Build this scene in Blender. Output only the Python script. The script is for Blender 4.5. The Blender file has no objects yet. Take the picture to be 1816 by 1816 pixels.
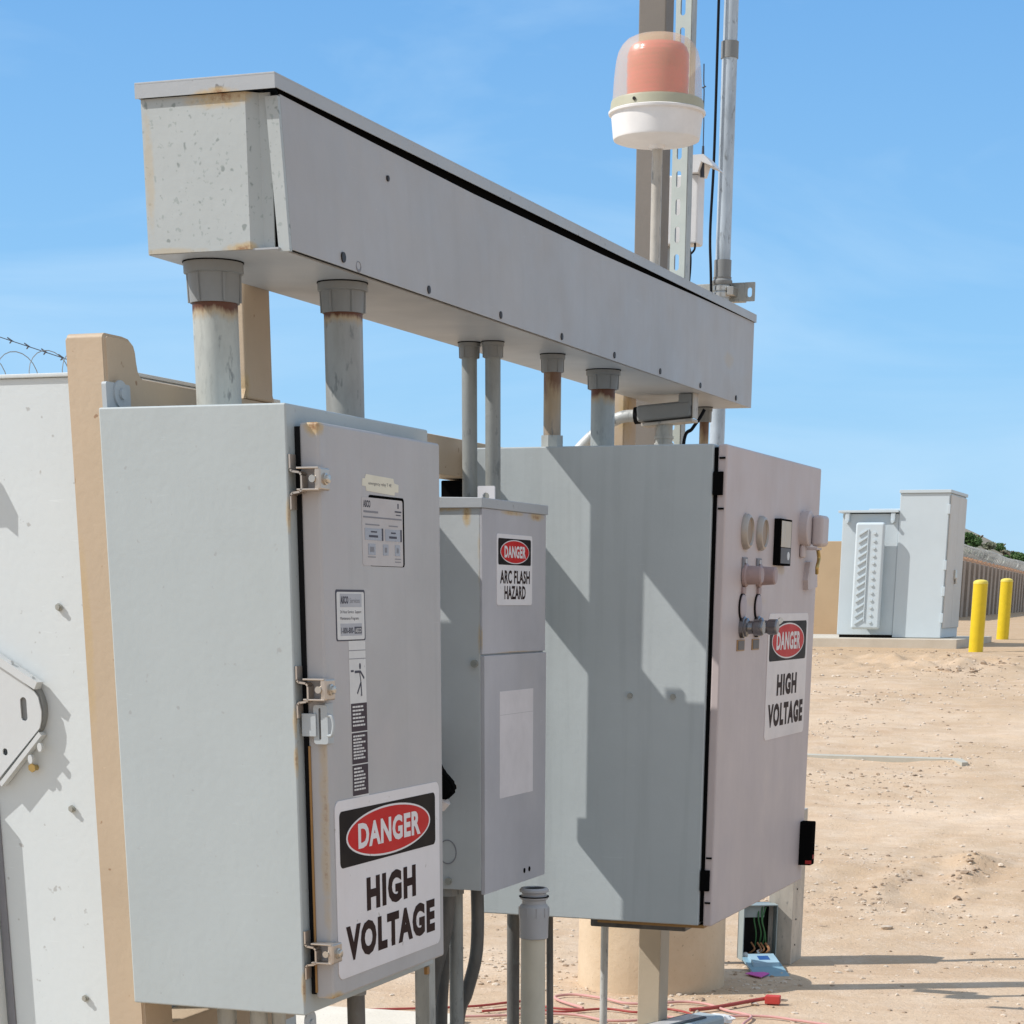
import bpy, bmesh, math, random
from mathutils import Vector, Matrix, noise
R = math.radians
scene = bpy.context.scene
COL = scene.collection

# ------------------------------------------------------------------ camera
cam_d = bpy.data.cameras.new('camera')
cam = bpy.data.objects.new('camera', cam_d)
COL.objects.link(cam)
yaw, pitch, roll = 0.3448, -0.3464, 0.0068
_r = Vector((math.cos(yaw), math.sin(yaw), 0)); _f = Vector((-math.sin(yaw), math.cos(yaw), 0)); _u = Vector((0, 0, 1))
f2 = _f * math.cos(pitch) + _u * math.sin(pitch); u2 = _u * math.cos(pitch) - _f * math.sin(pitch)
r3 = _r * math.cos(roll) + u2 * math.sin(roll); u3 = u2 * math.cos(roll) - _r * math.sin(roll)
cam.matrix_world = Matrix(((r3.x, u3.x, -f2.x, 0), (r3.y, u3.y, -f2.y, 0), (r3.z, u3.z, -f2.z, 0), (0, 0, 0, 1)))
cam_d.sensor_width = 36.0
cam_d.lens = 3646.886 / 1816 * 36.0
cam_d.shift_x = (908 - 954.909) / 1816
cam_d.shift_y = (2377.124 - 908) / 1816
cam_d.clip_start = 0.05
cam_d.clip_end = 3000
scene.camera = cam

# ------------------------------------------------------------------ sun and sky
SK, SM = 2.0, 2.21                       # light travels (SK, 1, -SM)
sd = Vector((SK, 1, -SM)).normalized()
sun_d = bpy.data.lights.new('sun', 'SUN')
sun_d.energy = 3.1; sun_d.angle = R(0.53); sun_d.color = (1.0, 0.965, 0.925)
sun = bpy.data.objects.new('sun', sun_d)
COL.objects.link(sun)
sun.rotation_euler = sd.to_track_quat('-Z', 'Y').to_euler()
world = bpy.data.worlds.new('World'); scene.world = world; world.use_nodes = True
wn, wl = world.node_tree.nodes, world.node_tree.links
wn.clear()
wo = wn.new('ShaderNodeOutputWorld'); bg = wn.new('ShaderNodeBackground')
sky = wn.new('ShaderNodeTexSky'); sky.sky_type = 'NISHITA'; sky.sun_disc = False
sky.sun_elevation = math.asin(-sd.z)
sky.sun_rotation = math.atan2(-sd.x, -sd.y)
sky.air_density = 1.0; sky.dust_density = 0.6; sky.ozone_density = 2.5
tc = wn.new('ShaderNodeTexCoord'); mp = wn.new('ShaderNodeMapping'); mp.inputs['Scale'].default_value = (2.0, 2.0, 9.0)
mp.inputs['Rotation'].default_value = (0.25, 0.1, 0)
cn = wn.new('ShaderNodeTexNoise'); cn.inputs['Scale'].default_value = 1.6; cn.inputs['Detail'].default_value = 7; cn.inputs['Roughness'].default_value = .55
cn.inputs['Distortion'].default_value = .6
cr = wn.new('ShaderNodeValToRGB'); cr.color_ramp.elements[0].position = .42; cr.color_ramp.elements[0].color = (0, 0, 0, 1)
cr.color_ramp.elements[1].position = .8; cr.color_ramp.elements[1].color = (.6, .6, .6, 1)
cm = wn.new('ShaderNodeMixRGB'); cm.inputs[2].default_value = (3.4, 4.6, 5.7, 1)
sxz = wn.new('ShaderNodeSeparateXYZ'); wl.new(tc.outputs['Generated'], sxz.inputs[0])
gr = wn.new('ShaderNodeValToRGB'); e = gr.color_ramp.elements
KS = 1 / .13
e[0].position = 0.0; e[0].color = (.262, .475, .68, 1); e[1].position = 1.0; e[1].color = (.07, .17, .40, 1)
e2 = e.new(.10); e2.color = (.180, .405, .665, 1); e3 = e.new(.24); e3.color = (.108, .297, .59, 1)
wl.new(sxz.outputs['Z'], gr.inputs[0])
gm = wn.new('ShaderNodeVectorMath'); gm.operation = 'SCALE'; gm.inputs['Scale'].default_value = KS; wl.new(gr.outputs[0], gm.inputs[0])
sm_ = wn.new('ShaderNodeMixRGB'); sm_.inputs[0].default_value = .85; wl.new(sky.outputs[0], sm_.inputs[1]); wl.new(gm.outputs[0], sm_.inputs[2])
wl.new(tc.outputs['Generated'], mp.inputs['Vector']); wl.new(mp.outputs[0], cn.inputs['Vector']); wl.new(cn.outputs['Fac'], cr.inputs[0])
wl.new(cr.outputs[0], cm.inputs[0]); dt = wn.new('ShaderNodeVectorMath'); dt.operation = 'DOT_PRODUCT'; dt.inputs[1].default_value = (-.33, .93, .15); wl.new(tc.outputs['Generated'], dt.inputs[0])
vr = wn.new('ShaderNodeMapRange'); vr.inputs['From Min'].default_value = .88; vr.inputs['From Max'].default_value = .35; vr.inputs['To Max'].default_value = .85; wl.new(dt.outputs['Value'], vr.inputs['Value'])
vm = wn.new('ShaderNodeMixRGB'); vm.inputs[2].default_value = (.40 * KS, .45 * KS, .52 * KS, 1); wl.new(vr.outputs[0], vm.inputs[0]); wl.new(sm_.outputs[0], vm.inputs[1])  # paler sky added away from the view to neutralise the ambient light
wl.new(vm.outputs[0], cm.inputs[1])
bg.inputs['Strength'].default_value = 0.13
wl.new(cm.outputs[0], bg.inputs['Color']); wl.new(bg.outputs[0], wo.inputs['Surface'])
vs = scene.view_settings
vs.view_transform = 'Standard'; vs.look = 'None'; vs.gamma = 1.0; vs.exposure = 0.5; vs.use_curve_mapping = False
scene.cycles.max_bounces = 8
scene.cycles.transparent_max_bounces = 12

# ------------------------------------------------------------------ materials
MATS = {}
def newmat(name):
    m = bpy.data.materials.new(name); m.use_nodes = True
    nt = m.node_tree; nt.nodes.clear()
    o = nt.nodes.new('ShaderNodeOutputMaterial'); b = nt.nodes.new('ShaderNodeBsdfPrincipled')
    nt.links.new(b.outputs[0], o.inputs[0])
    MATS[name] = m
    return m, nt, b
def mixc(nt, fac, a, b):
    n = nt.nodes.new('ShaderNodeMixRGB')
    if isinstance(fac, (int, float)): n.inputs[0].default_value = fac
    else: nt.links.new(fac, n.inputs[0])
    for i, c in ((1, a), (2, b)):
        if isinstance(c, tuple): n.inputs[i].default_value = (*c[:3], 1)
        else: nt.links.new(c, n.inputs[i])
    return n.outputs[0]
def ramp(nt, val, p0, p1, c0=0.0, c1=1.0):
    n = nt.nodes.new('ShaderNodeMapRange'); n.inputs['From Min'].default_value = p0; n.inputs['From Max'].default_value = p1
    n.inputs['To Min'].default_value = c0; n.inputs['To Max'].default_value = c1
    nt.links.new(val, n.inputs['Value']); return n.outputs[0]
def noi(nt, co, scale, detail=4, rough=.55, stretch=None, dist=0.0):
    if stretch:
        m = nt.nodes.new('ShaderNodeMapping'); m.inputs['Scale'].default_value = stretch
        nt.links.new(co, m.inputs['Vector']); co = m.outputs[0]
    n = nt.nodes.new('ShaderNodeTexNoise'); n.inputs['Scale'].default_value = scale; n.inputs['Detail'].default_value = detail
    n.inputs['Roughness'].default_value = rough; n.inputs['Distortion'].default_value = dist
    nt.links.new(co, n.inputs['Vector']); return n.outputs['Fac']
def mth(nt, op, a, b=None):
    n = nt.nodes.new('ShaderNodeMath'); n.operation = op
    for i, v in ((0, a), (1, b)):
        if v is None: continue
        if isinstance(v, (int, float)): n.inputs[i].default_value = v
        else: nt.links.new(v, n.inputs[i])
    n.use_clamp = op in ('NONE',)
    return n.outputs[0]
def geo(nt):
    return nt.nodes.new('ShaderNodeNewGeometry').outputs['Position']
RUST = (.22, .075, .02); RUSTL = (.45, .22, .07)
def paint(name, base, rough=.45, var=.07, speck=0.0, speck_c=(.12, .14, .14), streak=0.0, rust=(), metal=0.0, bump=.02, scale=3.0, warm=None, spec=.35):
    """painted metal: mottling, vertical streaks, chips, and rust that sits at named spots (centre, radii)"""
    m, nt, b = newmat(name); co = geo(nt)
    lo = tuple(c * (1 - var) for c in base); hi = tuple(min(1, c * (1 + var)) for c in base)
    c = mixc(nt, ramp(nt, noi(nt, co, scale, 6, .6), .3, .7), lo, hi)
    if warm:
        c = mixc(nt, ramp(nt, noi(nt, co, scale * .7, 5, .6), .5, .8, 0, .6), c, warm)
    if streak:
        c = mixc(nt, ramp(nt, noi(nt, co, 22, 5, .6, (1, 1, .05)), .5, .78, 0, streak), c, tuple(x * .62 for x in base))
    sc_ = noi(nt, co, 30, 3, .5, (.25, .25, 3.0), 2.0)
    c = mixc(nt, ramp(nt, sc_, .70, .74, 0, .35), c, tuple(min(1, x * 1.18) for x in base))
    c = mixc(nt, ramp(nt, noi(nt, co, 1.3, 8, .7, (1, 1, .5)), .52, .75, 0, .30), c, tuple(x * y for x, y in zip(base, (.86, .83, .78))))
    if speck > .6: c = mixc(nt, ramp(nt, noi(nt, co, 85, 2, .5), .64, .69, 0, .8), c, tuple(x * 1.25 for x in speck_c))
    if speck:
        c = mixc(nt, ramp(nt, noi(nt, co, 42, 2, .5), .70 - speck * .06, .745 - speck * .06), c, speck_c)
    rn2 = ramp(nt, noi(nt, co, 34, 8, .75), .25, .75)
    for (ctr, rad, amt) in rust:
        mp_ = nt.nodes.new('ShaderNodeMapping'); mp_.vector_type = 'POINT'
        mp_.inputs['Location'].default_value = tuple(-ctr[i] / rad[i] for i in range(3))
        mp_.inputs['Scale'].default_value = tuple(1 / rad[i] for i in range(3))
        nt.links.new(co, mp_.inputs['Vector'])
        ln = nt.nodes.new('ShaderNodeVectorMath'); ln.operation = 'LENGTH'; nt.links.new(mp_.outputs[0], ln.inputs[0])
        d = ramp(nt, ln.outputs['Value'], 0.25, 1.0, 1.0, 0.0)
        v = mth(nt, 'MULTIPLY', d, mth(nt, 'ADD', mth(nt, 'MULTIPLY', rn2, 1.15), .22))
        c = mixc(nt, ramp(nt, v, .22, .62, 0, amt * .8), c, (.50, .36, .17))
        if amt > .5: c = mixc(nt, ramp(nt, v, .70, 1.05, 0, amt * .85), c, RUST)
    nt.links.new(c, b.inputs['Base Color'])
    nt.links.new(ramp(nt, noi(nt, co, 9, 4), .2, .8, rough - .08, rough + .12), b.inputs['Roughness'])
    b.inputs['Metallic'].default_value = metal; b.inputs['Specular IOR Level'].default_value = spec
    b0_ = nt.nodes.new('ShaderNodeBump'); b0_.inputs['Strength'].default_value = .5; b0_.inputs['Distance'].default_value = .0035
    nt.links.new(noi(nt, co, 2.6, 3, .45), b0_.inputs['Height']); nt.links.new(b0_.outputs[0], b.inputs['Normal'])
    if bump:
        bp = nt.nodes.new('ShaderNodeBump'); bp.inputs['Strength'].default_value = .25; bp.inputs['Distance'].default_value = bump * .1
        nt.links.new(noi(nt, co, 60, 3), bp.inputs['Height']); nt.links.new(b0_.outputs[0], bp.inputs['Normal']); nt.links.new(bp.outputs[0], b.inputs['Normal'])
    return m
def plain(name, base, rough=.5, metal=0.0, spec=.4, var=.06):
    return paint(name, base, rough, var, metal=metal, spec=spec, bump=0, scale=14)

GREY = (.42, .455, .47)
plain_g = paint('grey_paint', GREY, .48, .05, streak=.10)
M = MATS
SIDE_RUST = [((-1.957, 3.96, .10), (.03, .03, .05), .8)]
paint('grey_body_a', (.42, .462, .465), .47, .035, speck=.02, speck_c=(.36, .38, .38), streak=.06, rust=[((-1.957, 3.955, z), (.010, .012, .05), .8) for z in (.15, -.24, -.32, -.79)])
paint('grey_door_a', (.435, .43, .43), .46, .07, streak=.16, warm=(.47, .43, .44), rust=[((-1.915, 3.99, .315), (.03, .035, .03), 1.0), ((-1.905, 4.0, -.81), (.03, .05, .018), 1.0), ((-1.91, 3.983, -.45), (.02, .01, .35), .55)])
paint('grey_trough', (.39, .405, .42), .45, .05, streak=.06)
paint('grey_trough_front', (.415, .408, .405), .47, .06, streak=.12, rust=[((-2.056, 7.6, .78), (.03, .10, .04), .35)])
paint('grey_trough_end', (.435, .465, .46), .5, .05, speck=.65, speck_c=(.25, .28, .27), rust=[((-2.17, 4.14, .925), (.13, .03, .03), .95), ((-2.338, 4.14, .8), (.016, .03, .16), .42), ((-2.13, 4.14, .655), (.07, .03, .02), .95), ((-2.34, 4.14, .655), (.2, .03, .014), .5)])
paint('grey_lid', (.41, .43, .445), .45, .05, speck=.3, speck_c=(.2, .2, .2), rust=[((-2.18, 4.137, .930), (.07, .02, .014), .9)])
paint('grey_body_b', (.46, .485, .49), .5, .08, warm=(.56, .54, .44), streak=.1, rust=[((-2.075, 5.2, .200), (.018, .02, .045), 1.0), ((-2.04, 5.19, .1), (.012, .02, .14), .6), ((-2.04, 5.19, -.1), (.012, .02, .09), .8), ((-2.15, 5.2, .212), (.1, .02, .012), .8)])
paint('grey_front_b', (.445, .44, .465), .5, .1, streak=.12, warm=(.50, .48, .47), rust=[((-2.03, 5.60, .205), (.02, .09, .016), .95), ((-2.03, 5.42, .208), (.02, .12, .010), .9), ((-2.03, 5.196, -.1), (.02, .008, .06), 1), ((-2.03, 5.45, -.137), (.02, .25, .006), .6)])
paint('grey_body_c', (.455, .495, .50), .5, .05, streak=.28)
paint('pink_grey_door_c', (.53, .455, .44), .48, .05, streak=.12, rust=[((-1.596, 6.60, .085), (.02, .08, .02), .5), ((-1.596, 6.16, .135), (.02, .04, .012), .5), ((-1.596, 6.3, -.005), (.02, .2, .02), .25)])
paint('white_grey_d', (.62, .66, .665), .42, .02, speck=-.2, speck_c=(.45, .46, .45))
paint('white_grey_handle', (.58, .60, .60), .42, .03)
paint('tan_rack', (.50, .39, .275), .55, .07, speck=.02, speck_c=(.32, .20, .12), bump=.03, rust=[((-2.37, 4.60, .78), (.06, .05, .1), .8), ((-2.37, 4.60, .45), (.05, .04, .05), .7), ((-2.37, 7.47, .6), (.05, .09, .12), .9), ((-2.46, 4.0, -.1), (.02, .03, .3), .5)])
paint('tan_post', (.47, .40, .30), .6, .07)
paint('taupe_post', (.21, .185, .16), .6, .08)
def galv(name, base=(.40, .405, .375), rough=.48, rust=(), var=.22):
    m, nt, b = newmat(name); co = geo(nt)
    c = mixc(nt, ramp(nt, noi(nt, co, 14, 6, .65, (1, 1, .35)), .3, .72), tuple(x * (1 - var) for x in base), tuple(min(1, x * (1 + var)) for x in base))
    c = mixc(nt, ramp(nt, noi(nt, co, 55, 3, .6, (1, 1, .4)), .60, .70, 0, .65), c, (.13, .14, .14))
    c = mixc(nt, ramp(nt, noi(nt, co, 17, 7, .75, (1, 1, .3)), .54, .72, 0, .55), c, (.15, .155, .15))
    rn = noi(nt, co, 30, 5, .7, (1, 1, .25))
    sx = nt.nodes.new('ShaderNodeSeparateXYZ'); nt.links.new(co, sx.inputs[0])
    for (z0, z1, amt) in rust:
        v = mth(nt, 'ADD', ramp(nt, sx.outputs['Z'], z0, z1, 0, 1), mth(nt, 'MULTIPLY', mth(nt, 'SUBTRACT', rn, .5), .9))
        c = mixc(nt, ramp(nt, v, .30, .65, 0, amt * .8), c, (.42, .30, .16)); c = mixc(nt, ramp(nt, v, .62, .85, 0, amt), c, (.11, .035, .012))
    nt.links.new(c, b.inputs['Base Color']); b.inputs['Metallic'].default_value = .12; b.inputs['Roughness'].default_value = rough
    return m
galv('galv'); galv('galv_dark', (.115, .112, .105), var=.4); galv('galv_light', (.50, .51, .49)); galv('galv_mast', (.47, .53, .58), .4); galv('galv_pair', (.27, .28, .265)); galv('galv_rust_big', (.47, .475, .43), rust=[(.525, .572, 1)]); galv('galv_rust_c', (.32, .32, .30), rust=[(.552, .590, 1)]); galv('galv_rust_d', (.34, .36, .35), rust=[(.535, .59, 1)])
galv('galv_brown', (.34, .27, .20), rust=[(.40, .62, .8)])
galv('galv_warm', (.46, .42, .36))
plain('hub_grey', (.235, .24, .235), .5); plain('hub_light', (.50, .51, .52), .5)
plain('pvc_cream', (.60, .55, .44), .45); plain('pvc_grey', (.42, .42, .43), .45)
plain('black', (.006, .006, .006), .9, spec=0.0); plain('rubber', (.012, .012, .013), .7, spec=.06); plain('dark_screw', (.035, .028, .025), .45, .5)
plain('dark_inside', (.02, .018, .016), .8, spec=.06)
plain('steel', (.55, .52, .47), .28, .9); plain('brass', (.50, .36, .14), .35, .9); plain('chrome', (.22, .22, .23), .25, .9)
plain('bronze_strip', (.34, .19, .07), .5, .3); plain('clamp_steel', (.52, .46, .40), .33, .75)
paint('sign_white', (.72, .70, .71), .4, .04, streak=.10, speck=-.1, speck_c=(.5, .48, .46), bump=0, scale=9); plain('sign_pink', (.70, .64, .62), .4); plain('sign_black', (.014, .011, .011), .45, spec=.06); plain('sign_red', (.52, .012, .012), .45, spec=.15)
plain('sign_text', (.03, .016, .015), .5, spec=.06); plain('paper', (.66, .63, .64), .7); plain('paper_edge', (.45, .43, .44), .7)
paint('sticker_white', (.64, .64, .63), .45, .06, speck=.1, speck_c=(.4, .4, .4), bump=0, scale=20); plain('sticker_grey', (.40, .41, .44), .5); plain('sticker_dark', (.07, .055, .065), .5, spec=.06)
plain('tape_cream', (.70, .67, .55), .6); plain('ink', (.09, .09, .11), .6, spec=.06); plain('ink_soft', (.22, .22, .24), .6)
plain('panel_face', (.48, .45, .44), .4); plain('lcd', (.33, .34, .38), .25)
plain('gauge_ring', (.42, .375, .33), .4, .3); plain('gauge_face', (.30, .21, .14), .4, spec=.2); plain('meter_face', (.50, .40, .28), .3); plain('meter_low', (.10, .09, .09), .4, spec=.15)
plain('knob_rose', (.36, .26, .25), .45); plain('knob_pale', (.42, .35, .36), .45); plain('red_tip', (.40, .02, .02), .5)
plain('beacon_white', (.80, .77, .74), .45); plain('beacon_band', (.42, .40, .29), .5)
plain('strut_pale', (.50, .54, .50), .5); plain('radio_white', (.74, .74, .74), .45); plain('wire_dark', (.05, .06, .08), .5)
plain('blue_lid', (.22, .37, .46), .45); plain('blue_lid_light', (.34, .50, .60), .4); plain('blue_ink', (.03, .10, .30), .5); plain('pink_tag', (.62, .12, .45), .6)
plain('jbox_grey', (.28, .33, .33), .5); plain('green_wire', (.05, .16, .06), .5); plain('copper', (.35, .16, .07), .5); plain('white_plastic', (.75, .75, .73), .4)
plain('cord_pink', (.60, .32, .29), .6); plain('cord_red', (.36, .06, .05), .5); plain('plug_red', (.55, .06, .05), .5)
plain('case_blue', (.42, .50, .53), .35); plain('case_dark', (.10, .12, .14), .4, spec=.06); plain('case_window', (.50, .50, .50), .3)
plain('cable_black', (.014, .015, .018), .6, spec=.06)
paint('trans_green', (.56, .63, .665), .5, .02); paint('trans_side', (.60, .58, .54), .5, .03)
plain('bollard_yellow', (.72, .52, .015), .45); plain('bollard_cap', (.75, .60, .10), .45)
paint('fence_brown', (.10, .078, .06), .8, .15, scale=6); paint('fence_post', (.38, .31, .25), .8, .1, scale=8); paint('coping', (.55, .33, .20), .85, .18, scale=5)
plain('coil_wire', (.30, .31, .30), .5, .3)
paint('tan_wall', (.50, .36, .22), .8, .05, scale=2)
plain('screw_galv', (.40, .40, .36), .4, .6); plain('shrub', (.07, .13, .035), .8, var=.4); plain('shrub_grey', (.24, .25, .17), .85, var=.3); plain('twig', (.16, .12, .08), .9)
# translucent beacon dome
m, nt, b = newmat('dome')
b.inputs['Base Color'].default_value = (.82, .68, .43, 1); b.inputs['Roughness'].default_value = .3; b.inputs['Alpha'].default_value = .38
b.inputs['Subsurface Weight'].default_value = 0
m, nt, b = newmat('lens_red')
co = geo(nt)
c = mixc(nt, ramp(nt, noi(nt, co, 9, 4, .6, (1, 1, 2)), .35, .7), (.56, .0, .04), (.76, .01, .07))
nt.links.new(c, b.inputs['Base Color']); b.inputs['Roughness'].default_value = .2
wv = nt.nodes.new('ShaderNodeTexWave'); wv.bands_direction = 'Z'; wv.inputs['Scale'].default_value = 24; nt.links.new(co, wv.inputs['Vector'])
bw = nt.nodes.new('ShaderNodeBump'); bw.inputs['Distance'].default_value = .0035; bw.inputs['Strength'].default_value = .22; nt.links.new(wv.outputs['Fac'], bw.inputs['Height']); nt.links.new(bw.outputs[0], b.inputs['Normal'])
# concrete and pedestal
def stone(name, a, c_, scale=4, bumpd=.004):
    m, nt, b = newmat(name); co = geo(nt)
    c = mixc(nt, ramp(nt, noi(nt, co, scale, 8, .65), .3, .7), a, c_)
    c = mixc(nt, ramp(nt, noi(nt, co, 90, 3, .6), .66, .74, 0, .7), c, tuple(x * .45 for x in a))
    nt.links.new(c, b.inputs['Base Color']); b.inputs['Roughness'].default_value = .88
    bp = nt.nodes.new('ShaderNodeBump'); bp.inputs['Distance'].default_value = bumpd; bp.inputs['Strength'].default_value = .6
    nt.links.new(noi(nt, co, 45, 6, .7), bp.inputs['Height']); nt.links.new(bp.outputs[0], b.inputs['Normal'])
    return m
stone('pedestal_concrete', (.54, .41, .27), (.66, .53, .38)); stone('concrete', (.50, .44, .35), (.58, .52, .43)); stone('slab_concrete', (.66, .60, .50), (.74, .68, .58))
stone('curb_concrete', (.44, .41, .34), (.52, .49, .41))
stone('stone_pale', (.50, .40, .30), (.68, .58, .47), 9); stone('stone_dark', (.28, .20, .14), (.44, .33, .23), 9)
# sandy ground
m, nt, b = newmat('sand'); co = geo(nt)
c = mixc(nt, ramp(nt, noi(nt, co, .35, 8, .6, (.6, 1.4, 1), .6), .32, .7), (.53, .385, .255), (.68, .525, .38))
c = mixc(nt, ramp(nt, noi(nt, co, 1.6, 8, .65, (.7, 1.5, 1), .8), .45, .75, 0, .55), c, (.42, .265, .155))
c = mixc(nt, ramp(nt, noi(nt, co, 4.0, 6, .7), .48, .72, 0, .45), c, (.72, .60, .48))
sy_ = nt.nodes.new('ShaderNodeSeparateXYZ'); nt.links.new(co, sy_.inputs[0])
pn = mth(nt, 'ADD', ramp(nt, sy_.outputs['Y'], 19, 27, 0, .75), mth(nt, 'SUBTRACT', noi(nt, co, .9, 7, .65, (1, 1, 1), .5), .5))
c = mixc(nt, ramp(nt, pn, .35, .75, 0, .75), c, (.46, .315, .185))
c = mixc(nt, ramp(nt, noi(nt, co, .55, 6, .6, (1, .6, 1), 1.2), .50, .62, 0, .40), c, (.47, .34, .22))
sp = noi(nt, co, 38, 4, .65)
c = mixc(nt, ramp(nt, sp, .62, .68, 0, .75), c, (.72, .62, .52))
c = mixc(nt, ramp(nt, noi(nt, co, 47, 4, .6, (1, 1, 1)), .645, .70, 0, .65), c, (.22, .155, .10))
nt.links.new(c, b.inputs['Base Color']); b.inputs['Roughness'].default_value = .95; b.inputs['Specular IOR Level'].default_value = .1
b1 = nt.nodes.new('ShaderNodeBump'); b1.inputs['Distance'].default_value = .02; b1.inputs['Strength'].default_value = .7
nt.links.new(noi(nt, co, 9, 8, .7), b1.inputs['Height'])
b2 = nt.nodes.new('ShaderNodeBump'); b2.inputs['Distance'].default_value = .006; b2.inputs['Strength'].default_value = .8
nt.links.new(noi(nt, co, 60, 4, .7), b2.inputs['Height']); nt.links.new(b1.outputs[0], b2.inputs['Normal']); nt.links.new(b2.outputs[0], b.inputs['Normal'])
m, nt, b = newmat('hill'); co = geo(nt)
c = mixc(nt, ramp(nt, noi(nt, co, .25, 8, .7), .35, .65), (.30, .24, .17), (.42, .34, .27))
c = mixc(nt, ramp(nt, noi(nt, co, .55, 8, .75), .48, .58, 0, .85), c, (.17, .18, .10))
nt.links.new(c, b.inputs['Base Color']); b.inputs['Roughness'].default_value = .95

# ------------------------------------------------------------------ mesh helpers
def bm_new(): return bmesh.new()
def box(bm, x0, x1, y0, y1, z0, z1, bev=0.0, seg=2, rot=None, piv=None):
    t = bmesh.new(); bmesh.ops.create_cube(t, size=1)
    for v in t.verts:
        v.co = Vector((x0 + (v.co.x + .5) * (x1 - x0), y0 + (v.co.y + .5) * (y1 - y0), z0 + (v.co.z + .5) * (z1 - z0)))
    if bev: bmesh.ops.bevel(t, geom=t.edges[:], offset=bev, segments=seg, profile=.5, affect='EDGES')
    if rot is not None: bmesh.ops.rotate(t, verts=t.verts, cent=piv, matrix=rot)
    join(bm, t); return bm
def join(bm, t):
    me = bpy.data.meshes.new('tmp'); t.to_mesh(me); t.free(); bm.from_mesh(me); bpy.data.meshes.remove(me)
def cyl(bm, p0, p1, r, seg=32, r1=None, caps=True, bev=0):
    p0, p1 = Vector(p0), Vector(p1); d = p1 - p0
    t = bmesh.new(); bmesh.ops.create_cone(t, cap_ends=caps, segments=seg, radius1=r, radius2=r if r1 is None else r1, depth=d.length)
    if bev: bmesh.ops.bevel(t, geom=[e for e in t.edges if len(e.link_faces) == 2 and any(len(f.verts) > 4 for f in e.link_faces)], offset=bev, segments=2, affect='EDGES')
    q = Vector((0, 0, 1)).rotation_difference(d.normalized())
    bmesh.ops.transform(t, matrix=Matrix.Translation((p0 + p1) / 2) @ q.to_matrix().to_4x4(), verts=t.verts)
    join(bm, t); return bm
def lathe(bm, c, prof, seg=40, axis='Z'):
    """prof: (r, h) pairs along the axis from point c"""
    rings = []
    for r, h in prof:
        ring = []
        for i in range(seg):
            a = 2 * math.pi * i / seg; u, v = max(r, 1e-5) * math.cos(a), max(r, 1e-5) * math.sin(a)
            p = (u, v, h) if axis == 'Z' else ((h, u, v) if axis == 'X' else (v, h, u))
            ring.append(bm.verts.new((c[0] + p[0], c[1] + p[1], c[2] + p[2])))
        rings.append(ring)
    for a, b_ in zip(rings, rings[1:]):
        for i in range(seg):
            j = (i + 1) % seg
            bm.faces.new((a[i], a[j], b_[j], b_[i]))
    for ring in (rings[0], rings[-1]):
        try: bm.faces.new(ring)
        except ValueError: pass
    bmesh.ops.recalc_face_normals(bm, faces=bm.faces)
    return bm
def smooth_path(pts, n=8):
    P = [Vector(p) for p in pts]; P = [P[0] * 2 - P[1]] + P + [P[-1] * 2 - P[-2]]; out = []
    for i in range(1, len(P) - 2):
        for k in range(n):
            t = k / n; a, b_, c, d = P[i - 1], P[i], P[i + 1], P[i + 2]
            out.append(.5 * ((2 * b_) + (c - a) * t + (2 * a - 5 * b_ + 4 * c - d) * t * t + (3 * b_ - a - 3 * c + d) * t ** 3))
    out.append(P[-2]); return out
def tube(bm, pts, r, seg=12, smooth=8, caps=True):
    P = smooth_path(pts, smooth) if smooth else [Vector(p) for p in pts]
    rings = []; prev = None
    for i, p in enumerate(P):
        t = (P[min(i + 1, len(P) - 1)] - P[max(i - 1, 0)]).normalized()
        if prev is None:
            n = t.orthogonal().normalized()
        else:
            n = (prev - t * prev.dot(t)).normalized()
        prev = n; b_ = t.cross(n)
        rings.append([bm.verts.new(p + (n * math.cos(2 * math.pi * k / seg) + b_ * math.sin(2 * math.pi * k / seg)) * r) for k in range(seg)])
    for a, b_ in zip(rings, rings[1:]):
        for k in range(seg):
            j = (k + 1) % seg; bm.faces.new((a[k], b_[k], b_[j], a[j]))
    if caps:
        bm.faces.new(rings[0]); bm.faces.new(list(reversed(rings[-1])))
    bmesh.ops.recalc_face_normals(bm, faces=bm.faces)
    return bm
def prism(bm, poly, axis, a, b_):
    """poly in the plane across AXIS: X -> (y,z), Y -> (x,z), Z -> (x,y)"""
    def pt(u, v, w): return {'X': (w, u, v), 'Y': (u, w, v), 'Z': (u, v, w)}[axis]
    A = [bm.verts.new(pt(u, v, a)) for u, v in poly]; B = [bm.verts.new(pt(u, v, b_)) for u, v in poly]
    bm.faces.new(A); bm.faces.new(list(reversed(B)))
    n = len(poly)
    for i in range(n):
        j = (i + 1) % n; bm.faces.new((A[j], A[i], B[i], B[j]))
    bmesh.ops.recalc_face_normals(bm, faces=bm.faces)
    return bm
def rrect(u0, u1, v0, v1, r, n=6):
    out = []
    for cu, cv, a0 in ((u1 - r, v1 - r, 0), (u0 + r, v1 - r, 90), (u0 + r, v0 + r, 180), (u1 - r, v0 + r, 270)):
        for k in range(n + 1):
            a = R(a0 + 90 * k / n); out.append((cu + r * math.cos(a), cv + r * math.sin(a)))
    return out
def ell(cu, cv, ru, rv, n=48): return [(cu + ru * math.cos(2 * math.pi * k / n), cv + rv * math.sin(2 * math.pi * k / n)) for k in range(n)]
def slot(cu, cv, w, h, n=8):
    r = min(w, h) / 2; return rrect(cu - w / 2, cu + w / 2, cv - h / 2, cv + h / 2, r * .999, n)
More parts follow.
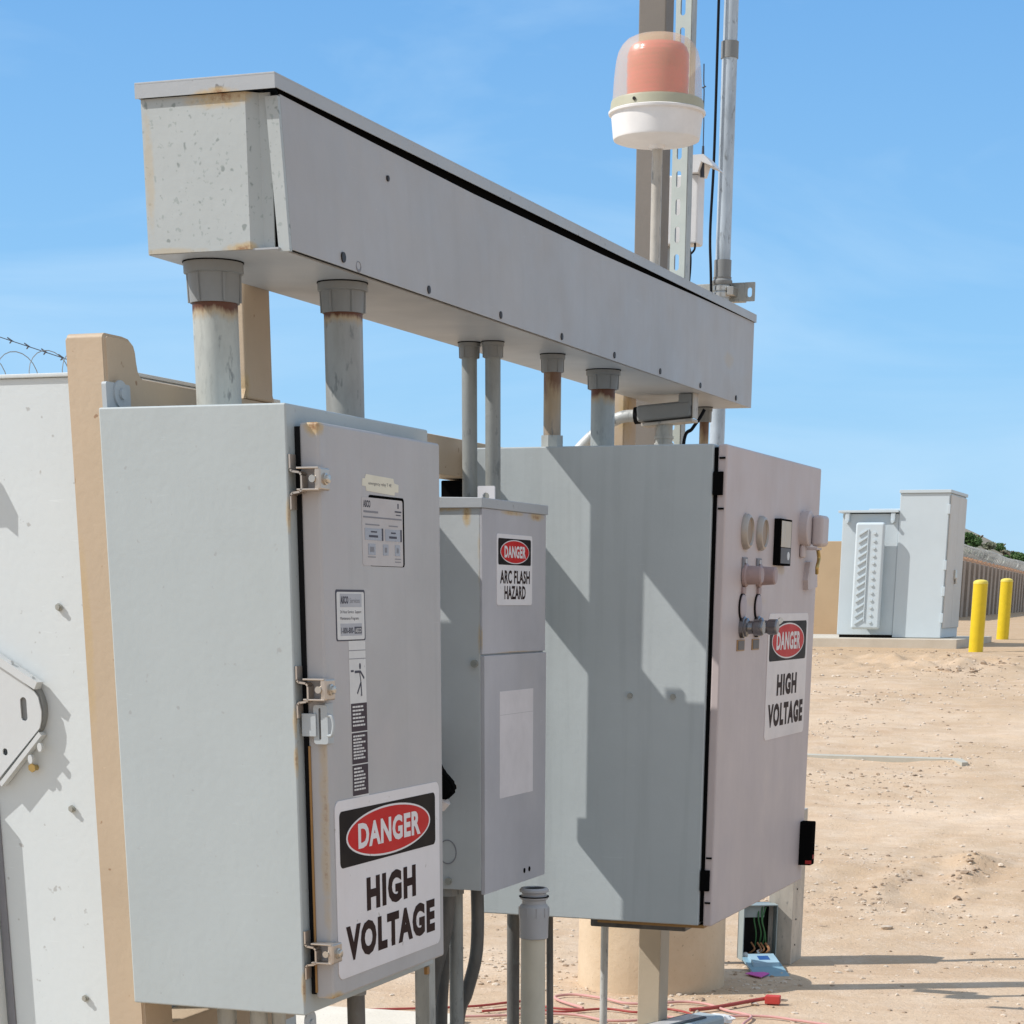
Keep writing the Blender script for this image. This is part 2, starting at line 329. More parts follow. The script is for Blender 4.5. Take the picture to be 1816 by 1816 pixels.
def plate(bm, outer, holes, axis, a, b_):
    """flat plate with through holes, given as 2D outlines"""
    cu = bpy.data.curves.new('tmpc', 'CURVE'); cu.dimensions = '2D'; cu.fill_mode = 'BOTH'; cu.extrude = abs(b_ - a) / 2
    for pl in [outer] + list(holes):
        s = cu.splines.new('POLY'); s.points.add(len(pl) - 1)
        for i, (u, v) in enumerate(pl): s.points[i].co = (u, v, 0, 1)
        s.use_cyclic_u = True
    o = bpy.data.objects.new('tmpo', cu); COL.objects.link(o)
    dg = bpy.context.evaluated_depsgraph_get(); me = bpy.data.meshes.new_from_object(o.evaluated_get(dg))
    t = bmesh.new(); t.from_mesh(me); mid = (a + b_) / 2
    for v in t.verts:
        u, w, d = v.co.x, v.co.y, v.co.z + mid
        v.co = Vector({'X': (d, u, w), 'Y': (u, d, w), 'Z': (u, w, d)}[axis])
    bmesh.ops.remove_doubles(t, verts=t.verts, dist=1e-5); bmesh.ops.recalc_face_normals(t, faces=t.faces)
    join(bm, t); bpy.data.objects.remove(o); bpy.data.curves.remove(cu); bpy.data.meshes.remove(me)
    return bm
def wloc(o):
    v = Vector((0, 0, 0))
    while o is not None: v += o.location; o = o.parent
    return v
def obj(name, bm, mat, parent=None, ang=35, loc=None):
    base = wloc(parent) if parent else Vector((0, 0, 0))
    if loc is not None: base = Vector(loc)
    elif parent is None:
        xs = [v.co for v in bm.verts]
        base = Vector(((min(v.x for v in xs) + max(v.x for v in xs)) / 2, (min(v.y for v in xs) + max(v.y for v in xs)) / 2, min(v.z for v in xs)))
    bmesh.ops.translate(bm, verts=bm.verts, vec=-base)
    me = bpy.data.meshes.new(name); bm.to_mesh(me); bm.free()
    me.materials.append(M[mat] if isinstance(mat, str) else mat)
    me.shade_smooth(); me.set_sharp_from_angle(angle=R(ang))
    o = bpy.data.objects.new(name, me); COL.objects.link(o)
    if len(me.vertices) < 6000:
        w_ = o.modifiers.new('weighted_normals', 'WEIGHTED_NORMAL'); w_.keep_sharp = True; w_.weight = 80
    if parent is not None:
        o.parent = parent
        if loc is not None: o.location = base - wloc(parent)
    else: o.location = base
    return o
def tag(o, label=None, cat=None, group=None, kind=None):
    if label: o['label'] = label
    if cat: o['category'] = cat
    if group: o['group'] = group
    if kind: o['kind'] = kind
    return o
def thing(name, label, cat, loc, group=None):
    o = bpy.data.objects.new(name, None); COL.objects.link(o); o.location = loc; o.empty_display_size = .1
    return tag(o, label, cat, group)
def text(name, s, fx, yc, zc, w, h, mat, parent, bold=.02, thick=.0004, rot=0.0, axis='X'):
    """lettering on a face that looks along +X, fitted into w x h around (yc, zc)"""
    cu = bpy.data.curves.new('t', 'FONT'); cu.body = s; cu.offset = bold; cu.size = 1; cu.resolution_u = 3; cu.space_character = 1.16 if bold > .045 else (1.08 if bold > .01 else 1)
    o = bpy.data.objects.new('t', cu); COL.objects.link(o)
    dg = bpy.context.evaluated_depsgraph_get(); me = bpy.data.meshes.new_from_object(o.evaluated_get(dg))
    t = bmesh.new(); t.from_mesh(me)
    xs = [v.co.x for v in t.verts]; ys = [v.co.y for v in t.verts]
    x0, x1, y0, y1 = min(xs), max(xs), min(ys), max(ys)
    for v in t.verts:
        u = (v.co.x - (x0 + x1) / 2) / (x1 - x0) * w; q = (v.co.y - (y0 + y1) / 2) / (y1 - y0) * h
        u, q = u * math.cos(rot) - q * math.sin(rot), u * math.sin(rot) + q * math.cos(rot)
        v.co = Vector((fx, yc + u, zc + q))
    bpy.data.objects.remove(o); bpy.data.curves.remove(cu); bpy.data.meshes.remove(me)
    return obj(name, t, mat, parent)
def danger_sign(parent, label, fx, y0, y1, z0, z1, line1, line2, white='sign_white', l1=None, l2=None, bold=.055, HB=.375):
    W, H = y1 - y0, z1 - z0
    s = obj('danger_sign', prism(bm_new(), rrect(y0, y1, z0, z1, H * .055), 'X', fx, fx + .0016), white, parent); s['label'] = label
    hy0, hy1, hz0, hz1 = y0 + W * .035, y1 - W * .045, z1 - H * HB, z1 - H * .06
    obj('header_panel', prism(bm_new(), rrect(hy0, hy1, hz0, hz1, H * .035), 'X', fx + .0016, fx + .0020), 'sign_black', s)
    cy, cz = (hy0 + hy1) / 2, (hz0 + hz1) / 2
    bm = bm_new(); prism(bm, ell(cy, cz, W * .405, H * (HB - .06) * .455), 'X', fx + .0020, fx + .0023); obj('oval_rim', bm, white, s)
    bm = bm_new(); prism(bm, ell(cy, cz, W * .392, H * (HB - .06) * .42), 'X', fx + .0023, fx + .0026); obj('oval', bm, 'sign_red', s)
    text('lettering', 'DANGER', fx + .0030, cy, cz, W * .60, H * (HB - .06) * .46, white, s, .04)
    a = l1 or (.52, .19, .545); b_ = l2 or (.87, .19, .80)
    text('lettering', line1, fx + .0021, y0 + W * .505, z1 - H * a[2], W * a[0], H * a[1], 'sign_text', s, bold)
    text('lettering', line2, fx + .0021, y0 + W * .505, z1 - H * b_[2], W * b_[0], H * b_[1], 'sign_text', s, bold)
    return s

# ------------------------------------------------------------------ ground
def hz(x, y):
    if y < 9.5: z = -1.5
    elif y < 27: z = -1.5 + (y - 9.5) / 17.5 * .88
    elif y < 36: z = -.62 + (y - 27) / 9 * .10
    else: z = -.52 + min((y - 36), 60) / 60 * .05
    if 6 < y < 40 and -14 < x < 8:
        fade = min(1, (y - 6) / 2) * min(1, (40 - y) / 5)
        p = Vector((x * .55, y * .55, 0)); n1 = noise.fractal(p, 1.0, 2.0, 5)
        n2 = noise.fractal(Vector((x * 3.1, y * 3.1, 4)), 1.0, 2.0, 4)
        near = 1 if y > 10.5 else max(.15, (y - 8.5) / 2 if y > 8.5 else .15)
        amp = .035 if 10 < y < 29 else .012
        if y > 26.5 and y < 33.5 and -9.5 < x < -3.9: near *= .3
        z += fade * near * (n1 * amp + n2 * .010)
        for tx in (.0, .62):
            u = x + 2.3 - tx - .10 * (y - 12) + .25 * math.sin(y * .35)
            if abs(u) < .16 and y > 10.5: z -= .012 * (math.cos(u / .16 * math.pi) + 1) * .5 * (1 + .5 * math.sin(y * 38))
        # eroded wheel rut and wash-out
        d = math.hypot((x + 1.80) / .20, (y - 11.0) / .62)
        if d < 1.7: z += (.018 * max(0, 1 - abs(d - 1.15) / .4) - .028 * max(0, 1 - d)) * (1 + 1.6 * n2)
        d2 = math.hypot((x + 1.66) / .16, (y - 11.7) / .6)
        if d2 < 1.3: z += .022 * max(0, 1 - d2 / 1.3) * (1 + 2.5 * n2)
        d3 = math.hypot((x + 4.4) / 1.6, (y - 25.6) / 1.6)
        if d3 < 1: z += .03 * (1 - d3) * (1 + 3 * n2)
    return z
def axis_vals(segs):
    out = []
    for a, b_, s in segs:
        n = max(1, round((b_ - a) / s)); out += [a + (b_ - a) * i / n for i in range(n)]
    return out + [segs[-1][1]]
xs = axis_vals([(-900, -100, 100), (-100, -14, 8), (-14, -6, .5), (-6, .5, .05), (.5, 8, .5), (8, 100, 8), (100, 900, 100)])
ys = axis_vals([(-300, -20, 40), (-20, 6, 1.5), (6, 14, .05), (14, 29.5, .07), (29.5, 40, .3), (40, 120, 8), (120, 1500, 110)])
bm = bm_new()
grid = [[bm.verts.new((x, y, hz(x, y))) for x in xs] for y in ys]
for j in range(len(ys) - 1):
    for i in range(len(xs) - 1):
        bm.faces.new((grid[j][i], grid[j][i + 1], grid[j + 1][i + 1], grid[j + 1][i]))
g = obj('ground', bm, 'sand', ang=180, loc=(0, 0, 0)); tag(g, kind='structure')

# hill on the skyline
def hill_z(s, t):
    ridge = .024 + .012 * math.exp(-((s + .178) / .022) ** 2)
    if s > -.165: ridge = max(.0, .0325 - (s + .165) * .40)
    ridge = ridge * (1 + .05 * noise.noise(Vector((s * 90, 0, 0)))) + .0006 * noise.noise(Vector((s * 300, 3, 0)))
    prof = math.sin(min(1, t * 1.25) * math.pi / 2) if t < .8 else 1 - (t - .8) * 2
    return -.6 + (ridge * 190 + .6) * prof + .25 * noise.fractal(Vector((s * 60, t * 6, 1)), 1, 2, 4)
bm = bm_new(); HN = 120; rows = []
for j in range(14):
    row = []
    for i in range(HN + 1):
        s = -.34 + .44 * i / HN                      # x / y ratio at the ridge
        t = j / 13; yy = 135 + 70 * t; zz = hill_z(s, t)
        row.append(bm.verts.new((s * (155 + 40 * t), yy, zz if j else -2)))
    rows.append(row)
for a, b_ in zip(rows, rows[1:]):
    for i in range(HN): bm.faces.new((a[i], a[i + 1], b_[i + 1], b_[i]))
tag(obj('hill', bm, 'hill', ang=180, loc=(-30, 160, -1)), kind='structure')

# ------------------------------------------------------------------ support rack
XF = -2.3765; XB_ = -2.470
rack = thing('support_rack', 'tan painted steel tube rack with a tall rounded column at its near end', 'rack', (-2.41, 4.05, -1.5))
bm = bm_new(); prism(bm, [(3.997, -1.5), (4.126, -1.5), (4.126, .30), (4.150, .4235), (4.137, .428), (4.128, .438), (4.124, .452), (4.121, .472), (4.114, .486), (4.100, .494), (4.075, .4965), (4.008, .4965), (4.001, .493), (3.997, .486)], 'X', XB_, XF)
bmesh.ops.bevel(bm, geom=[e for e in bm.edges if abs(e.verts[0].co.x - e.verts[1].co.x) < 1e-4], offset=.006, segments=3, affect='EDGES')
obj('column', bm, 'tan_rack', rack)
bm = bm_new(); box(bm, XB_ + .001, XF - .001, 4.105, 7.95, .3228, .4242, .006); obj('beam', bm, 'tan_rack', rack)
bm = bm_new(); box(bm, XB_ + .001, XF - .001, 4.105, 4.75, -1.02, -.92, .006); obj('beam', bm, 'tan_rack', rack)
for (y0, y1, zt) in ((4.610, 4.742, .93), (7.435, 7.575, .90)):
    bm = bm_new(); box(bm, XB_, XF, y0, y1, .4242, zt, .007, 3)
    prism(bm, [(y0 - .012, .4242), (y0, .4242), (y0, .445)], 'X', XB_ + .01, XF - .004); prism(bm, [(y1, .4242), (y1 + .012, .4242), (y1, .445)], 'X', XB_ + .01, XF - .004)
    obj('post_stub', bm, 'tan_rack', rack)
bm = bm_new(); plate(bm, rrect(3.975, 4.070, .30, .405, .006), [], 'X', -2.3763, -2.366)
lathe(bm, (-2.366, 4.028, .385), [(.026, 0), (.026, .004), (.010, .004), (.010, .010), (0, .010)], 24, 'X')
obj('mounting_plate', bm, 'grey_paint', rack)

bm = bm_new(); box(bm, -2.455, -2.375, 5.95, 6.75, .10, .318, .004)  # black box added to fill in the dark shade below the beam
tag(obj('added_box', bm, 'black'), 'added black box standing in for the dark shade under the tan beam', 'box')

# ------------------------------------------------------------------ tall cabinet on the left
D = thing('switchboard_cabinet', 'pale grey switchboard cabinet with an angled operating handle at the left edge', 'electrical cabinet', (-3.4, 4.7, -1.5))
bm = bm_new(); box(bm, -4.3, -2.475, 4.252, 4.95, -1.45, .444, .004); obj('body', bm, 'white_grey_d', D)
bm = bm_new(); box(bm, -4.32, -2.472, 4.245, 4.97, .444, .452, .002); obj('top_edge', bm, 'white_grey_d', D)
bm = bm_new(); box(bm, -4.28, -2.905, 4.212, 4.25, -1.42, -.46, .006); obj('lower_door', bm, 'white_grey_d', D)
bm = bm_new(); box(bm, -2.903, -2.884, 4.247, 4.2525, -1.42, -.46); obj('door_gap_shade', bm, 'ink_soft', D)  # grey strip stands for the shadow in the door gap
h = bm_new(); Y0 = 4.228; HS = 1.0145
plate(h, [(-3.06, -.015), (-2.835, -.148), (-2.752, -.206), (-2.742, -.220), (-2.736, -.251), (-2.738, -.270), (-2.744, -.288), (-2.862, -.402), (-2.94, -.46), (-3.06, -.46)], [slot(HS * -2.742, HS * -.243, .017, .052), slot(HS * -2.800, HS * -.338, .013, .016), slot(-2.96, -.12, .02, .05)], 'Y', Y0, Y0 + .004)
hd = obj('operating_handle', h, 'white_grey_handle', D)
def flange(p, q, w, d0, d1, mat='white_grey_handle', nm='flange'):
    p, q = Vector((HS * p[0], 0, HS * p[1])), Vector((HS * q[0], 0, HS * q[1])); t = (q - p).normalized(); n = Vector((-t.z, 0, t.x)) * w
    bm = bm_new(); prism(bm, [(p.x, p.z), (q.x, q.z), (q.x + n.x, q.z + n.z), (p.x + n.x, p.z + n.z)], 'Y', d0, d1); obj(nm, bm, mat, hd)
flange((-3.01, -.030), (-2.706, -.200), .018, Y0 - .008, Y0 + .018)
flange((-2.706, -.292), (-2.822, -.408), .010, Y0 - .003, Y0 + .018)
bm = bm_new(); cyl(bm, (-2.812, Y0 + .006, -.246), (-2.812, 4.251, -.246), .080, 40); obj('hub', bm, 'hub_grey', hd)
for (x, z) in ((-2.768, -.148), (-2.716, -.181), (-2.706, -.325), (-2.733, -.352)):
    bm = bm_new(); prism(bm, ell(x * HS, z * HS, .006, .010, 16), 'Y', Y0 - .004, Y0 + .006); obj('ear', bm, 'white_grey_handle', hd)
bm = bm_new(); prism(bm, [(-3.3, .32), (-3.1, .36), (-2.90, .33), (-2.868, .27), (-2.872, .225), (-2.90, .245), (-3.0, .24), (-3.15, .08)], 'Y', 4.205, 4.215); obj('lever', bm, 'white_grey_handle', hd)
bm = bm_new(); cyl(bm, (-3.05, 4.215, .28), (-3.05, 4.252, .28), .03); obj('pivot', bm, 'grey_paint', hd)
for (x, z) in ((-2.683, -.026), (-2.685, -.467), (-2.684, -.908)):
    bm = bm_new(); cyl(bm, (x, 4.241, z), (x, 4.252, z), .0055, 12); cyl(bm, (x, 4.245, z), (x, 4.250, z), .0085, 6); obj('stud', bm, 'screw_galv', D)
bm = bm_new(); cyl(bm, (-2.775, 4.235, -.377), (-2.775, 4.252, -.377), .007, 14); cyl(bm, (-2.775, 4.232, -.377), (-2.775, 4.238, -.377), .010, 6); obj('brass_bolt', bm, 'brass', D)

# ------------------------------------------------------------------ cabinet A
A = thing('transfer_switch_cabinet', 'large grey cabinet nearest the camera with door clamps and the biggest danger sign', 'electrical cabinet', (-2.15, 4.3, -.846))
bm = bm_new(); box(bm, -2.3747, -1.957, 3.9545, 4.6698, -.846, .355, .004, 3); obj('body', bm, 'grey_body_a', A)
bm = bm_new(); box(bm, -1.957, -1.9445, 3.9895, 4.60, -.805, .315, .001); obj('gap_shade', bm, 'rubber', A)  # black slab fills the door gap to make its shade black
bm = bm_new(); box(bm, -1.9445, -1.902, 3.985, 4.606, -.812, .322, .006, 3); door = obj('door', bm, 'grey_door_a', A)
bm = bm_new(); box(bm, -1.944, -1.939, 3.9815, 3.9848, -.80, -.29, .001); obj('edge_trim', bm, 'bronze_strip', door)
for zc in (.218, -.178, -.712):
    bm = bm_new(); t = .0038
    prof = [(-1.9555, .045), (-1.9555, .017), (-1.950, .012), (-1.934, .010), (-1.931, .006), (-1.931, -.018), (-1.934, -.022), (-1.950, -.024), (-1.9555, -.029), (-1.9555, -.056)]
    for (a, b_) in zip(prof, prof[1:]):
        da = Vector((b_[0] - a[0], b_[1] - a[1])); n = Vector((-da.y, da.x)).normalized() * t
        prism(bm, [(a[0], zc + a[1]), (b_[0], zc + b_[1]), (b_[0] + n.x, zc + b_[1] + n.y), (a[0] + n.x, zc + a[1] + n.y)], 'Y', 3.9570, 3.982)
    cl = obj('door_clamp', bm, 'clamp_steel', A)
    bm = bm_new(); box(bm, -1.902, -1.888, 3.958, 4.004, zc - .021, zc + .021, .004, 3)
    box(bm, -1.940, -1.892, 3.957, 3.983, zc + .018, zc + .0215, .001); box(bm, -1.940, -1.892, 3.957, 3.983, zc - .0215, zc - .018, .001)
    obj('clamp_jaw', bm, 'clamp_steel', cl)
    bm = bm_new(); lathe(bm, (-1.888, 3.980, zc), [(.011, 0), (.011, .003), (.008, .004), (.008, .009), (.006, .010), (0, .010)], 20, 'X')
    cyl(bm, (-1.905, 3.962, zc), (-1.905, 3.955, zc), .007, 14)
    obj('bolt', bm, 'steel', cl)
bm = bm_new(); plate(bm, rrect(-1.925, -1.893, -.285, -.208, .006), [slot(-1.911, -.245, .005, .062)], 'Y', 3.972, 3.9755)
box(bm, -1.902, -1.8985, 3.976, 4.012, -.285, -.205, .001); box(bm, -1.950, -1.918, 3.968, 3.971, -.27, -.225, .001)
hs = obj('padlock_hasp', bm, 'grey_paint', A)
bm = bm_new(); tube(bm, [(-1.895, 3.975, -.228), (-1.884, 3.972, -.230), (-1.880, 3.972, -.246), (-1.884, 3.972, -.266), (-1.895, 3.975, -.268)], .0035, 8); obj('staple', bm, 'grey_paint', hs)
XD = -1.9018
danger_sign(A, 'largest sign, DANGER HIGH VOLTAGE', XD, 4.010, 4.578, -.776, -.403, 'HIGH', 'VOLTAGE', l1=(.48, .195, .56), l2=(.87, .205, .81))
# controller window
bm = bm_new(); prism(bm, rrect(4.215, 4.400, .061, .200, .008), 'X', XD, XD + .0003); w = obj('controller_window', bm, 'black', A)
bm = bm_new(); prism(bm, rrect(4.180, 4.391, .062, .1945, .006), 'X', XD, XD + .0005); obj('panel_face', bm, 'panel_face', w)
bm = bm_new(); box(bm, XD + .0005, XD + .0009, 4.186, 4.385, .155, .158); obj('divider_line', bm, 'ink_soft', w)
text('lettering', 'ASCO', XD + .0008, 4.205, .182, .036, .014, 'ink', w, .04)
for (y0, y1, z0, z1, mt_) in ((4.188, 4.262, .165, .169, 'ink_soft'), (4.349, 4.384, .170, .173, 'ink'), (4.355, 4.380, .164, .166, 'ink'), (4.364, 4.370, .178, .188, 'ink'),
                              (4.196, 4.268, .141, .1435, 'ink_soft'), (4.316, 4.364, .141, .1435, 'ink_soft'), (4.206, 4.246, .078, .080, 'ink_soft'), (4.346, 4.378, .070, .072, 'ink_soft'), (4.346, 4.378, .076, .078, 'ink_soft')):
    bm = bm_new(); box(bm, XD + .0005, XD + .0008, y0, y1, z0, z1); obj('print_line', bm, mt_, w)
for (y0, y1) in ((4.192, 4.278), (4.296, 4.376)):
    bm = bm_new(); box(bm, XD + .0005, XD + .0012, y0, y1, .112, .135); s_ = obj('display', bm, 'lcd', w)
    bm = bm_new(); box(bm, XD + .0012, XD + .0014, y0 + .02, y1 - .02, .1175, .122); box(bm, XD + .0012, XD + .0014, y0 + .03, y1 - .025, .127, .130); obj('digits', bm, 'ink', s_)
    bm = bm_new(); box(bm, XD + .0012, XD + .0016, y1, y1 + .007, .112, .136); obj('indicator', bm, 'ink', s_)
for i, (y0, y1) in enumerate(((4.208, 4.245), (4.284, 4.312), (4.347, 4.374))):
    bm = bm_new(); box(bm, XD + .0005, XD + .0012, y0, y1, .083, .105); k_ = obj('key', bm, 'lcd', w)
    bm = bm_new(); box(bm, XD + .0012, XD + .0014, y0 + .008, y1 - .008, .089, .099); obj('key_mark', bm, 'ink_soft', k_)
# cream tape label
bm = bm_new(); prism(bm, [(4.184, .216), (4.187, .230), (4.199, .2302), (4.204, .239), (4.345, .2365), (4.350, .2275), (4.372, .2255), (4.371, .2105), (4.352, .210), (4.350, .2035), (4.205, .2070), (4.203, .2155)], 'X', XD, XD + .0004)
tp = obj('tape_label', bm, 'tape_cream', A)
text('lettering', 'emergency relay T 4E', XD + .0006, 4.275, .2215, .118, .008, 'ink', tp, .0)
# service sticker
bm = bm_new(); prism(bm, rrect(4.042, 4.186, -.086, .014, .006), 'X', XD, XD + .0004); st = obj('service_sticker', bm, 'ink', A)
bm = bm_new(); prism(bm, rrect(4.047, 4.181, -.0835, .0095, .005), 'X', XD + .0004, XD + .0007); obj('sticker_face', bm, 'sticker_white', st)
for (z0, z1) in ((-.020, .006), (-.076, -.052)):
    bm = bm_new(); box(bm, XD + .0007, XD + .0009, 4.062, 4.168, z0, z1); obj('band', bm, 'sticker_grey', st)
text('lettering', 'ASCO', XD + .0012, 4.083, -.006, .038, .015, 'ink', st, .05)
text('lettering', 'Services', XD + .0012, 4.134, -.007, .050, .010, 'ink_soft', st, .0)
text('lettering', '24 Hour Service  Support', XD + .0010, 4.114, -.030, .104, .0075, 'ink', st, .0)
text('lettering', 'Maintenance Programs', XD + .0010, 4.107, -.0425, .090, .0075, 'ink', st, .0)
text('lettering', '1-800-800-', XD + .0012, 4.096, -.0655, .062, .012, 'ink', st, .02)
bm = bm_new(); box(bm, XD + .0009, XD + .0011, 4.130, 4.166, -.072, -.0585); obj('band_dark', bm, 'ink', st)
text('lettering', 'ASCO', XD + .0014, 4.148, -.0655, .030, .009, 'sticker_white', st, .02)
# warning strip
bm = bm_new(); prism(bm, [(4.100, -.085), (4.183, -.085), (4.1865, -.404), (4.104, -.401)], 'X', XD, XD + .0004); wsp = obj('warning_strip', bm, 'sticker_white', A)
bm = bm_new(); box(bm, XD + .0004, XD + .0006, 4.101, 4.184, -.1060, -.1045); box(bm, XD + .0004, XD + .0006, 4.101, 4.184, -.1225, -.121); obj('rule_line', bm, 'ink_soft', wsp)
bm = bm_new()
def bar(y0, z0, y1, z1, w_):
    p, q = Vector((y0, z0)), Vector((y1, z1)); n = Vector((-(q - p).y, (q - p).x)).normalized() * w_ / 2
    prism(bm, [tuple(p + n), tuple(q + n), tuple(q - n), tuple(p - n)], 'X', XD + .0004, XD + .0007)
prism(bm, ell(4.154, -.137, .0045, .0065, 16), 'X', XD + .0004, XD + .0007)
for a in ((4.108, -.146, 4.122, -.146, .004), (4.127, -.148, 4.156, -.148, .005), (4.156, -.148, 4.174, -.162, .005), (4.152, -.150, 4.158, -.172, .004), (4.157, -.170, 4.138, -.192, .005), (4.157, -.170, 4.160, -.197, .005)): bar(*a)
obj('pictogram', bm, 'ink', wsp)
for z1, z0, n_ in ((-.211, -.268, 6), (-.2705, -.334, 8), (-.3365, -.399, 7)):
    bm = bm_new(); box(bm, XD + .0004, XD + .0007, 4.1045, 4.1845, z0, z1); ct = obj('text_panel', bm, 'sticker_dark', wsp)
    bm = bm_new(); rnd = random.Random(int(-z1 * 1000))
    for k in range(n_):
        zc = z1 - .007 - k * (z1 - z0 - .012) / n_
        u = 4.112
        end = 4.150 + rnd.random() * .026
        while u < end:
            L = .006 + rnd.random() * .010; box(bm, XD + .0007, XD + .0009, u, min(end, u + L), zc - .0018, zc + .0018); u += L + .002
    obj('print_lines', bm, 'sticker_white', ct)
# underside fitting seen below its near corner
bm = bm_new(); plate(bm, rrect(3.985, 4.035, -.905, -.8465, .02), [], 'X', -1.975, -1.970)
cyl(bm, (-1.970, 4.010, -.872), (-1.966, 4.010, -.872), .008, 12)
obj('mounting_ear', bm, 'grey_paint', A)
bm = bm_new(); box(bm, -1.962, -1.953, 4.62, 4.635, -.864, -.846, .001); obj('door_catch', bm, 'bronze_strip', A)

# ------------------------------------------------------------------ cabinet B
B = thing('safety_switch', 'narrow grey switch box with an ARC FLASH HAZARD sign and blank label', 'electrical box', (-2.2, 5.45, -.738))
bm = bm_new(); box(bm, -2.35, -2.040, 5.2, 5.68, -.738, .215, .002); obj('body', bm, 'grey_body_b', B)
bm = bm_new(); prism(bm, [(-2.352, .213), (-2.030, .213), (-2.030, .237), (-2.352, .243)], 'Y', 5.192, 5.686); bmesh.ops.bevel(bm, geom=bm.edges[:], offset=.0015, segments=1, affect='EDGES'); obj('rain_hood', bm, 'grey_lid', B)
bm = bm_new(); box(bm, -2.040, -2.0335, 5.2, 5.678, -.137, .2125, .001); obj('upper_cover', bm, 'grey_front_b', B)
bm = bm_new(); box(bm, -2.040, -2.0290, 5.203, 5.676, -.748, -.141, .0015)
obj('lower_cover', bm, 'grey_front_b', B)
for y in (5.505, 5.545):
    bm = bm_new(); cyl(bm, (-2.0292, y, -.718), (-2.0275, y, -.718), .007, 14); obj('drain_hole', bm, 'black', B)
danger_sign(B, 'small sign, DANGER ARC FLASH HAZARD', -2.0335, 5.300, 5.566, -.018, .156, 'ARC FLASH', 'HAZARD', l1=(.84, .19, .60), l2=(.60, .19, .82), bold=.03, HB=.43)
bm = bm_new(); box(bm, -2.0290, -2.0284, 5.312, 5.570, -.507, -.233); lb = obj('blank_label', bm, 'paper', B)
bm = bm_new(); box(bm, -2.0284, -2.0282, 5.314, 5.568, -.2935, -.2925); obj('crease', bm, 'paper_edge', lb)
for (x, z) in ((-2.054, -.160), (-2.131, -.716)):
    bm = bm_new(); cyl(bm, (x, 5.190, z), (x, 5.2, z), .009, 16); box(bm, x - .008, x + .008, 5.1895, 5.191, z - .0015, z + .0015); obj('screw', bm, 'screw_galv', B)
bm = bm_new(); plate(bm, ell(-2.135, -.640, .026, .032), [ell(-2.135, -.640, .0235, .0295)], 'Y', 5.1985, 5.2); obj('knockout_ring', bm, 'ink_soft', B)
bm = bm_new(); prism(bm, [(-2.22, -.30), (-2.185, -.30), (-2.115, -.425), (-2.085, -.455), (-2.082, -.475), (-2.110, -.500), (-2.130, -.495), (-2.19, -.43)], 'Y', 5.110, 5.145)
bmesh.ops.bevel(bm, geom=bm.edges[:], offset=.006, segments=2, affect='EDGES'); hn = obj('switch_handle', bm, 'black', B)
bm = bm_new(); cyl(bm, (-2.112, 5.128, -.497), (-2.128, 5.128, -.515), .018, 20); obj('handle_end', bm, 'sign_pink', hn)
bm = bm_new(); cyl(bm, (-2.2, 5.145, -.32), (-2.2, 5.2, -.32), .03, 24); obj('handle_hub', bm, 'grey_paint', hn)
bm = bm_new(); plate(bm, rrect(-2.232, -2.182, .235, .288, .004), [slot(-2.208, .262, .020, .018)], 'Y', 5.674, 5.680); obj('hanging_tab', bm, 'sign_white', B)

# ------------------------------------------------------------------ cabinet C
C = thing('control_cabinet', 'big grey cabinet with dials, keys and a meter on its pinkish door', 'electrical cabinet', (-2.0, 6.5, -.906))
bm = bm_new(); box(bm, -2.352, -1.634, 5.919, 7.10, -.906, .4007, .004, 3); obj('body', bm, 'grey_body_c', C)
bm = bm_new(); box(bm, -1.634, -1.6225, 5.930, 7.09, -.895, .392); obj('gap_shade', bm, 'black', C)  # black fill stands in for the shaded gap behind the door
bm = bm_new(); box(bm, -1.6225, -1.596, 5.925, 7.10, -.908, .400, .006, 3); obj('door', bm, 'pink_grey_door_c', C)
for zc in (.300, -.775):
    bm = bm_new(); box(bm, -1.632, -1.605, 5.915, 5.926, zc - .030, zc + .030, .001); hg = obj('hinge', bm, 'black', C)
    for dz in (.062, -.067):
        bm = bm_new(); box(bm, -1.618, -1.601, 5.9215, 5.9249, zc + dz, zc + dz + .005); obj('hinge_notch', bm, 'black', hg)
bm = bm_new(); box(bm, -1.99, -1.69, 5.98, 6.30, -.936, -.906, .004); obj('bottom_plate', bm, 'galv_dark', C)
for (x) in (-1.858, -1.729):
    bm = bm_new(); cyl(bm, (x, 5.911, -.262), (x, 5.919, -.262), .0075, 12); obj('side_bolt', bm, 'screw_galv', C)
for yc in (6.148, 6.322):
    bm = bm_new(); lathe(bm, (-1.596, yc, .183), [(.048, 0), (.048, .008), (.043, .016), (.038, .018), (.034, .010), (0, .010)], 40, 'X'); gd = obj('dial', bm, 'gauge_ring', C)
    bm = bm_new(); cyl(bm, (-1.586, yc, .183), (-1.583, yc, .183), .034, 32); obj('dial_face', bm, 'gauge_face', gd)
for yc, zt in ((6.135, .102), (6.300, .102)):
    bm = bm_new(); box(bm, -1.596, -1.591, yc - .012, yc + .040, zt - .050, zt + .012, .001); kn = obj('selector_knob', bm, 'ink_soft', C)
    bm = bm_new(); lathe(bm, (-1.594, yc + .015, .066), [(.032, 0), (.032, .008), (.026, .012), (.026, .016), (.024, .050), (.020, .054), (0, .054)], 28, 'X'); obj('knob_cap', bm, 'knob_rose', kn)
    bm = bm_new(); box(bm, -1.591, -1.588, yc + .004, yc + .024, zt - .004, zt + .008); obj('knob_plate', bm, 'panel_face', kn)
